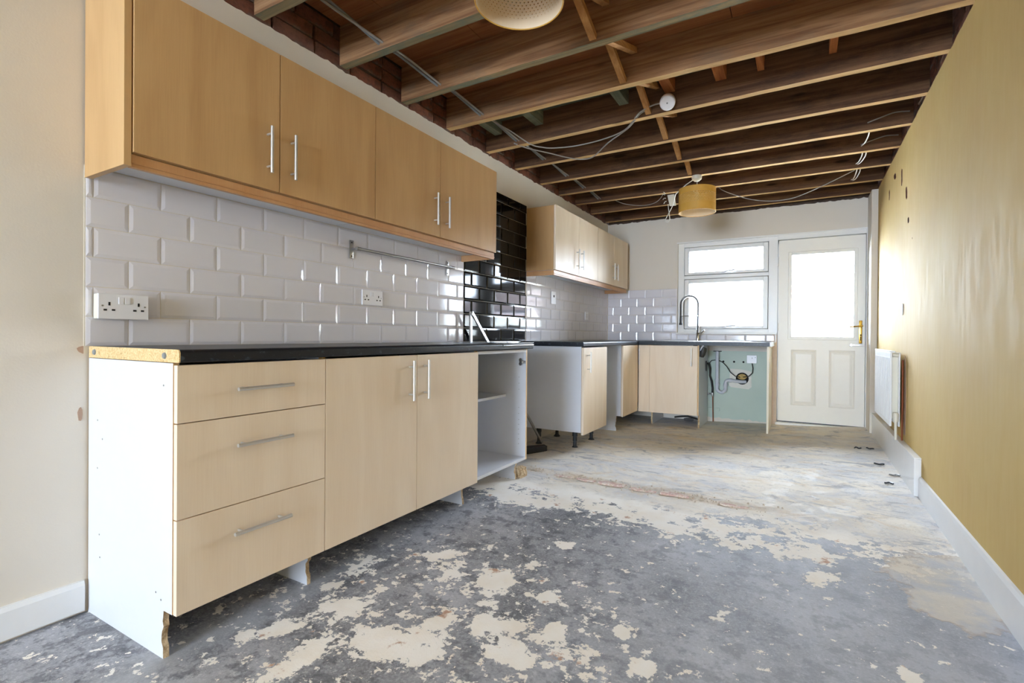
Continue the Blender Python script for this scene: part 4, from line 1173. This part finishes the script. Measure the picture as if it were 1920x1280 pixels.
tag(MB().box(XR - .010, XR - .0008, 3.478, 3.500, 1.118, 1.196, bev=.002).build('wall_plate', 'plastic'), 'small white plate on the yellow wall above the radiator', 'plate')

# ------------------------------------------------------------------ lampshades
def drum(parent, c, r, h, cols=72, rows=16, hr=(5, 12)):
    def shell(rad_, name, mat, flip):
        m = MB(); vi = {}
        def V(u_, v_):
            a = 2 * math.pi * u_ / cols
            return (c[0] + rad_ * math.cos(a), c[1] + rad_ * math.sin(a), c[2] + h * v_ / rows)
        for j in range(rows):
            for i in range(cols):
                if hr[0] <= j < hr[1]:
                    k = .34 - .03 * (hr[1] - 1 - j) * .8
                    o2 = .5 if j % 2 else 0
                    P_ = lambda a, b: V(i + o2 + a, j + b)
                    a_, b_, c_, d_ = P_(0, 0), P_(1, 0), P_(1, 1), P_(0, 1)
                    t1_, t2_, t3_ = P_(.5 - k * .9, .5 + k), P_(.5 + k * .9, .5 + k), P_(.5, .5 - k)
                    m.add([a_, b_, c_, d_, t1_, t2_, t3_], [(0, 1, 6), (0, 6, 4, 3), (1, 2, 5, 6), (3, 4, 5, 2)])
                else:
                    m.add([V(i, j), V(i + 1, j), V(i + 1, j + 1), V(i, j + 1)], [(0, 1, 2, 3)])
        return m.build(name, mat, parent)
    shell(r, 'shade', 'ochre_shade', False)
    shell(r - .0022, 'shade_lining', 'shade_lining', True)
    rg = MB()
    for z in (0, h):
        rg.tube([(c[0] + (r - .001) * math.cos(2 * math.pi * k / 64), c[1] + (r - .001) * math.sin(2 * math.pi * k / 64), c[2] + z) for k in range(65)], .0026, 6, caps=False)
    rg.build('shade_rim', 'ochre_shade', parent)
    sp2 = MB()
    for a in (0.3, 0.3 + 2.094, 0.3 + 4.188):
        sp2.tube([(c[0] + .02 * math.cos(a), c[1] + .02 * math.sin(a), c[2] + h - .045), (c[0] + (r - .003) * math.cos(a), c[1] + (r - .003) * math.sin(a), c[2] + h - .004)], .0018, 6)
    sp2.tube([(c[0] + .02 * math.cos(2 * math.pi * k / 20), c[1] + .02 * math.sin(2 * math.pi * k / 20), c[2] + h - .045) for k in range(21)], .0018, 6, caps=False)
    sp2.build('shade_ring', 'gloss_white', parent)
    MB().lathe([(0, -.04), (.017, -.04), (.018, .0), (.014, .03), (.006, .045)], (c[0], c[1], c[2] + h - .05), n=16).build('lamp_holder', 'plastic', parent)
fl1 = thing('pendant_light', (1.322, 3.700, 2.040), 'mustard drum pendant shade hanging at the far end near the window', 'pendant light', 'mustard drum pendants')
drum(fl1, (1.322, 3.70, 2.040), .155, .200)
MB().lathe([(0, -.048), (.022, -.045), (.040, -.03), (.043, -.010), (.043, 0), (0, 0)], (1.318, 3.700, 2.360), n=22).build('ceiling_rose', 'old_plastic', fl1)
MB().tube([(1.320, 3.70, 2.315), (1.322, 3.70, 2.23)], .003, 6).build('flex', 'cable_white', fl1)
fl2 = thing('pendant_light', (1.256, 0.742, 2.119), 'mustard drum pendant shade cut off by the top of the photo', 'pendant light', 'mustard drum pendants')
drum(fl2, (1.256, 0.742, 2.119), .155, .200, cols=62, rows=17, hr=(3, 12))
MB().tube([(1.256, 0.742, 2.30), (1.282, 0.742, 2.42), (1.284, .70, 2.55)], .003, 6).build('flex', 'cable_white', fl2)

# smoke alarm base hanging below the noggin
al = thing('smoke_alarm', (1.395, 2.30, 2.39), 'round white smoke alarm base hanging under an orange noggin', 'alarm')
ax = Vector((.10, -.80, -.60)).normalized(); ac = Vector((1.398, 2.295, 2.392))
MB().lathe([(0, .022), (.012, .022), (.040, .020), (.046, .013), (.046, -.004), (0, -.004)], ac, ax, 28).build('alarm_cover', 'plastic', al)
MB().lathe([(.046, -.004), (.047, -.006), (.047, -.022), (0, -.022)], ac, ax, 28).build('mounting_base', 'shade_lining', al)
MB().lathe([(0, .0235), (.005, .0235), (.005, .021)], ac, ax, 12).build('test_button', 'grey_plastic', al)

# junction box with a loop of flex
jb = thing('junction_box', (.985, 4.10, 2.29), 'cream junction box with cable ends hanging left of the far lampshade', 'junction box')
MB().prism([(.976, 2.330), (1.042, 2.332), (1.060, 2.222), (1.000, 2.222)], 'y', 4.062, 4.072).build('box_plate', 'old_plastic', jb)
MB().tube([(1.285, 3.69, 2.325), (1.22, 3.74, 2.31), (1.10, 3.86, 2.27), (1.05, 4.00, 2.22), (1.00, 4.055, 2.16), (.965, 4.055, 2.10), (.962, 4.055, 2.072), (.985, 4.055, 2.062), (1.005, 4.055, 2.085), (.998, 4.055, 2.15), (.990, 4.055, 2.20), (.985, 4.058, 2.24)], .0038, 8).build('flex', 'cable_white', jb)
for k, (a, b) in enumerate([((.955, 2.33), (.935, 2.34)), ((.965, 2.30), (.935, 2.29)), ((.97, 2.27), (.945, 2.25)), ((.96, 2.34), (.94, 2.362))]):
    MB().tube([(a[0], 4.055, a[1]), ((a[0] + b[0]) / 2, 4.05, (a[1] + b[1]) / 2 + .006), (b[0], 4.055, b[1])], .003, 6).build('cable_end', 'cable_white', jb)

# ------------------------------------------------------------------ cables through the joists
def sm(pts, sub=6):
    """Catmull-Rom through pts"""
    P_ = [Vector(p) for p in pts]; P_ = [P_[0]] + P_ + [P_[-1]]; out = []
    for i in range(1, len(P_) - 2):
        for k in range(sub):
            t_ = k / sub; a, b, c, d = P_[i - 1], P_[i], P_[i + 1], P_[i + 2]
            out.append(.5 * ((2 * b) + (c - a) * t_ + (2 * a - 5 * b + 4 * c - d) * t_ ** 2 + (3 * b - a - 3 * c + d) * t_ ** 3))
    out.append(P_[-2]); return out
clab = ['grey conduit over the wall cabinets, upper of the pair', 'grey conduit over the wall cabinets, lower of the pair']
for q, dx in enumerate((0, .024)):
    path = []
    for i in range(9):
        ye = JY[i][0] - JT
        path += [(.285 - .004 * i + dx, ye, ZC + .030 + .004 * (i % 2)), (.285 - .004 * i + dx, ye + .05, ZC + .034), (.215 + dx - .004 * i + .02 * R.random(), ye + .20, ZC + .095 - q * .02 + .02 * R.random())]
    o = MB().tube(sm(path, 4), .0072 if q == 0 else .006, 8).build('conduit', 'cable_grey' if q else 'grey_plastic')
    tag(o, clab[q] + ', threaded through the joists', 'conduit', 'paired conduits along the left wall')
dc = MB().tube(sm([(.20, 2.02, 2.46), (.312, 2.20, 2.40), (.384, 2.385, 2.352), (.452, 2.45, 2.338), (.52, 2.50, 2.338), (.663, 2.577, 2.355), (.871, 2.565, 2.358), (1.069, 2.47, 2.352), (1.213, 2.32, 2.375), (1.30, 2.31, 2.40), (1.36, 2.305, 2.40)]), .0045, 8)
tag(dc.build('loose_cable', 'cable_grey'), 'grey cable drooping in a shallow curve from the left wall to the smoke alarm', 'cable', 'loose cables under the joists')
dc = MB().tube(sm([(.26, 2.36, 2.372), (.33, 2.45, 2.352), (.427, 2.58, 2.346), (.52, 2.74, 2.345), (.60, 2.84, 2.350), (.70, 2.83, 2.352), (.90, 2.62, 2.352), (1.10, 2.45, 2.352), (1.215, 2.335, 2.375), (1.28, 2.325, 2.39)]), .0045, 8)
tag(dc.build('loose_cable', 'cable_grey'), 'grey cable drooping lower and further back, dipping past a joist underside', 'cable', 'loose cables under the joists')
lc = MB().tube(sm([(1.41, 4.30, 2.42), (1.46, 4.28, 2.365), (1.64, 4.28, 2.275), (1.77, 4.28, 2.232), (1.893, 4.28, 2.212), (2.0, 4.28, 2.212), (2.109, 4.28, 2.232), (2.32, 4.2, 2.29), (2.505, 4.10, 2.345)]), .0035, 6)
tag(lc.build('loose_cable', 'cable_grey'), 'thin cable sagging across the far joists right of the yellow shade', 'cable', 'loose cables under the joists')
lc = MB().tube(sm([(.34, 4.14, 2.42), (.45, 4.30, 2.372), (.62, 4.40, 2.352), (.76, 4.38, 2.355), (.86, 4.28, 2.375), (.93, 4.17, 2.43)]), .0035, 6)
tag(lc.build('loose_cable', 'cable_grey'), 'thin cable looping between the far joists left of the junction box', 'cable', 'loose cables under the joists')
for (i, x_, zh, lab, two) in [(7, 2.52, 2.40, 'single white cable tail hanging between the joists near the yellow wall, nearest of three', 0), (8, 2.520, 2.395, 'white cable loop near the yellow wall, middle of three', 1), (9, 2.520, 2.385, 'white cable loop near the yellow wall, farthest of three', 1)]:
    ye = jy(i, x_) - JT - .006; yp = jy(i - 1, x_)
    m = MB().tube(sm([(x_ + .008, yp + .01, ZC + .02), (x_ + .010, yp + .10, ZC + .01), (x_ + .004, ye - .12, zh - .02), (x_ - .006, ye, zh)]), .0045, 6)
    if two: m.tube(sm([(x_ + .030, yp + .01, ZC + .02), (x_ + .034, yp + .10, ZC + .008), (x_ + .020, ye - .12, zh - .025), (x_ + .006, ye, zh - .006)]), .0045, 6)
    tag(m.build('cable_loop', 'cable_white'), lab, 'cable', 'cable loops at the yellow wall')
for (i, lab) in [(6, 'grey cable along an old joist to the yellow wall, nearest of two'), (7, 'grey cable along an old joist to the yellow wall, farther of two')]:
    ye = jy(i, 2.6) - JT - .006
    tag(MB().tube(sm([(a, ye, c) for a, c in [(2.51, 2.41), (2.58, 2.43), (2.66, 2.448), (2.74, 2.44)]]), .004, 6).build('loose_cable', 'cable_grey'), lab, 'cable', 'cables at the yellow wall')

# ------------------------------------------------------------------ scraps on the floor
sl = ['bent black clip on the floor, farthest left of the scraps', 'broken black clip next to the farthest scrap by the boxing', 'curved dark scrap of plastic on the floor halfway along the boxing', 'flat grey scrap of plastic close to the boxing', 'small dark curved scrap on the floor nearest the camera']
for k, ((x_, y_), r_, L) in enumerate(zip([(2.545, 4.05), (2.628, 4.06), (2.632, 3.55), (2.682, 3.27), (2.622, 3.055)], (.9, .2, 0, .1, 0), (.05, .055, .06, .055, .045))):
    z_ = floor_z(x_, y_)
    pts = [(x_ - L / 2 + L * t_ / 6, y_ + .012 * math.sin(t_ * 1.1 + k), z_ + .006 + .006 * (abs(math.sin(t_ * .9 + k)) if k < 2 else .3)) for t_ in range(7)]
    m = MB().tube(pts, [.004, .006, .005, .006, .005, .006, .003] if k < 2 else .0055, 6)
    tag(m.build('plastic_scrap', 'black_plastic' if k != 3 else 'galv'), sl[k], 'scrap', 'plastic scraps on the floor')

# ------------------------------------------------------------------ outside the back door
og = MB().box(-14, 18, 5.35, 24, -.30, -.12)
struct(og.build('ground', plain and 'plasterboard'))
M['pale_render'] = plain('pale_render', srgb(214, 212, 204), 0.9, var=.06)
M['roof_tile'] = plain('weathered_roof_tile', srgb(96, 80, 76), 0.85, var=.2, scale=9)
M['gutter'] = plain('grey_gutter', srgb(44, 46, 56), 0.5)
M['fascia'] = plain('red_fascia', srgb(120, 40, 34), 0.6)
ob = thing('outbuilding', (3.6, 12, -.12), 'low outbuilding with tiled roof and gutter seen through the back door', 'building')
MB().box(2.0, 8.0, 12.0, 15.0, -.12, 1.62).build('outer_wall', 'pale_render', ob)
MB().box(1.95, 8.1, 11.86, 11.94, 1.68, 1.74, bev=.01).build('gutter', 'gutter', ob)
MB().box(1.95, 8.1, 11.93, 12.0, 1.56, 1.62).build('fascia_board', 'fascia', ob)
rb = MB(); rb.add([(1.9, 11.9, 1.70), (8.1, 11.9, 1.70), (8.1, 14.2, 2.62), (1.9, 14.2, 2.62), (1.9, 11.9, 1.64), (8.1, 11.9, 1.64), (8.1, 14.2, 2.56), (1.9, 14.2, 2.56)], [(0, 1, 2, 3), (7, 6, 5, 4), (0, 4, 5, 1), (1, 5, 6, 2), (2, 6, 7, 3), (3, 7, 4, 0)])
roof = rb.build('roof', 'roof_tile', ob)
rt = MB().box(-.14, .14, 0, .40, 0, .018); rt.v = [(v[0], v[1], v[2] + .03 * math.cos(v[0] / .14 * math.pi / 2)) for v in rt.v]
r0 = rt.build('roof_tile', 'roof_tile', roof)
sl_ = math.atan2(.92, 2.3)
first = True
for j in range(7):
    for i in range(8):
        o = r0 if first else r0.copy()
        if not first: COL.objects.link(o)
        first = False
        d_ = j * .34
        o.parent = roof
        o.matrix_local = Matrix.Translation(Vector((2.05 + i * .285, 11.88 + d_ * math.cos(sl_), 1.715 + d_ * math.sin(sl_))) - origin(roof)) @ Matrix.Rotation(sl_ - .04, 4, 'X')
for k, z in enumerate((1.02, 1.25, 1.40)):
    tag(MB().box(2.3, 4.2, 10.6, 10.63, z - .09, z + .02, bev=.004).build('garden_rail', 'pale_render'), ['lowest', 'middle', 'topmost'][k] + ' pale horizontal rail outside beyond the door glass', 'rail', 'garden rails outside the door')
tag(MB().box(1.2, 2.05, 8.4, 8.5, -.12, 2.10, bev=.01).build('garden_screen', 'pale_render'), 'pale upright screen outside at the left of the door glass', 'screen')
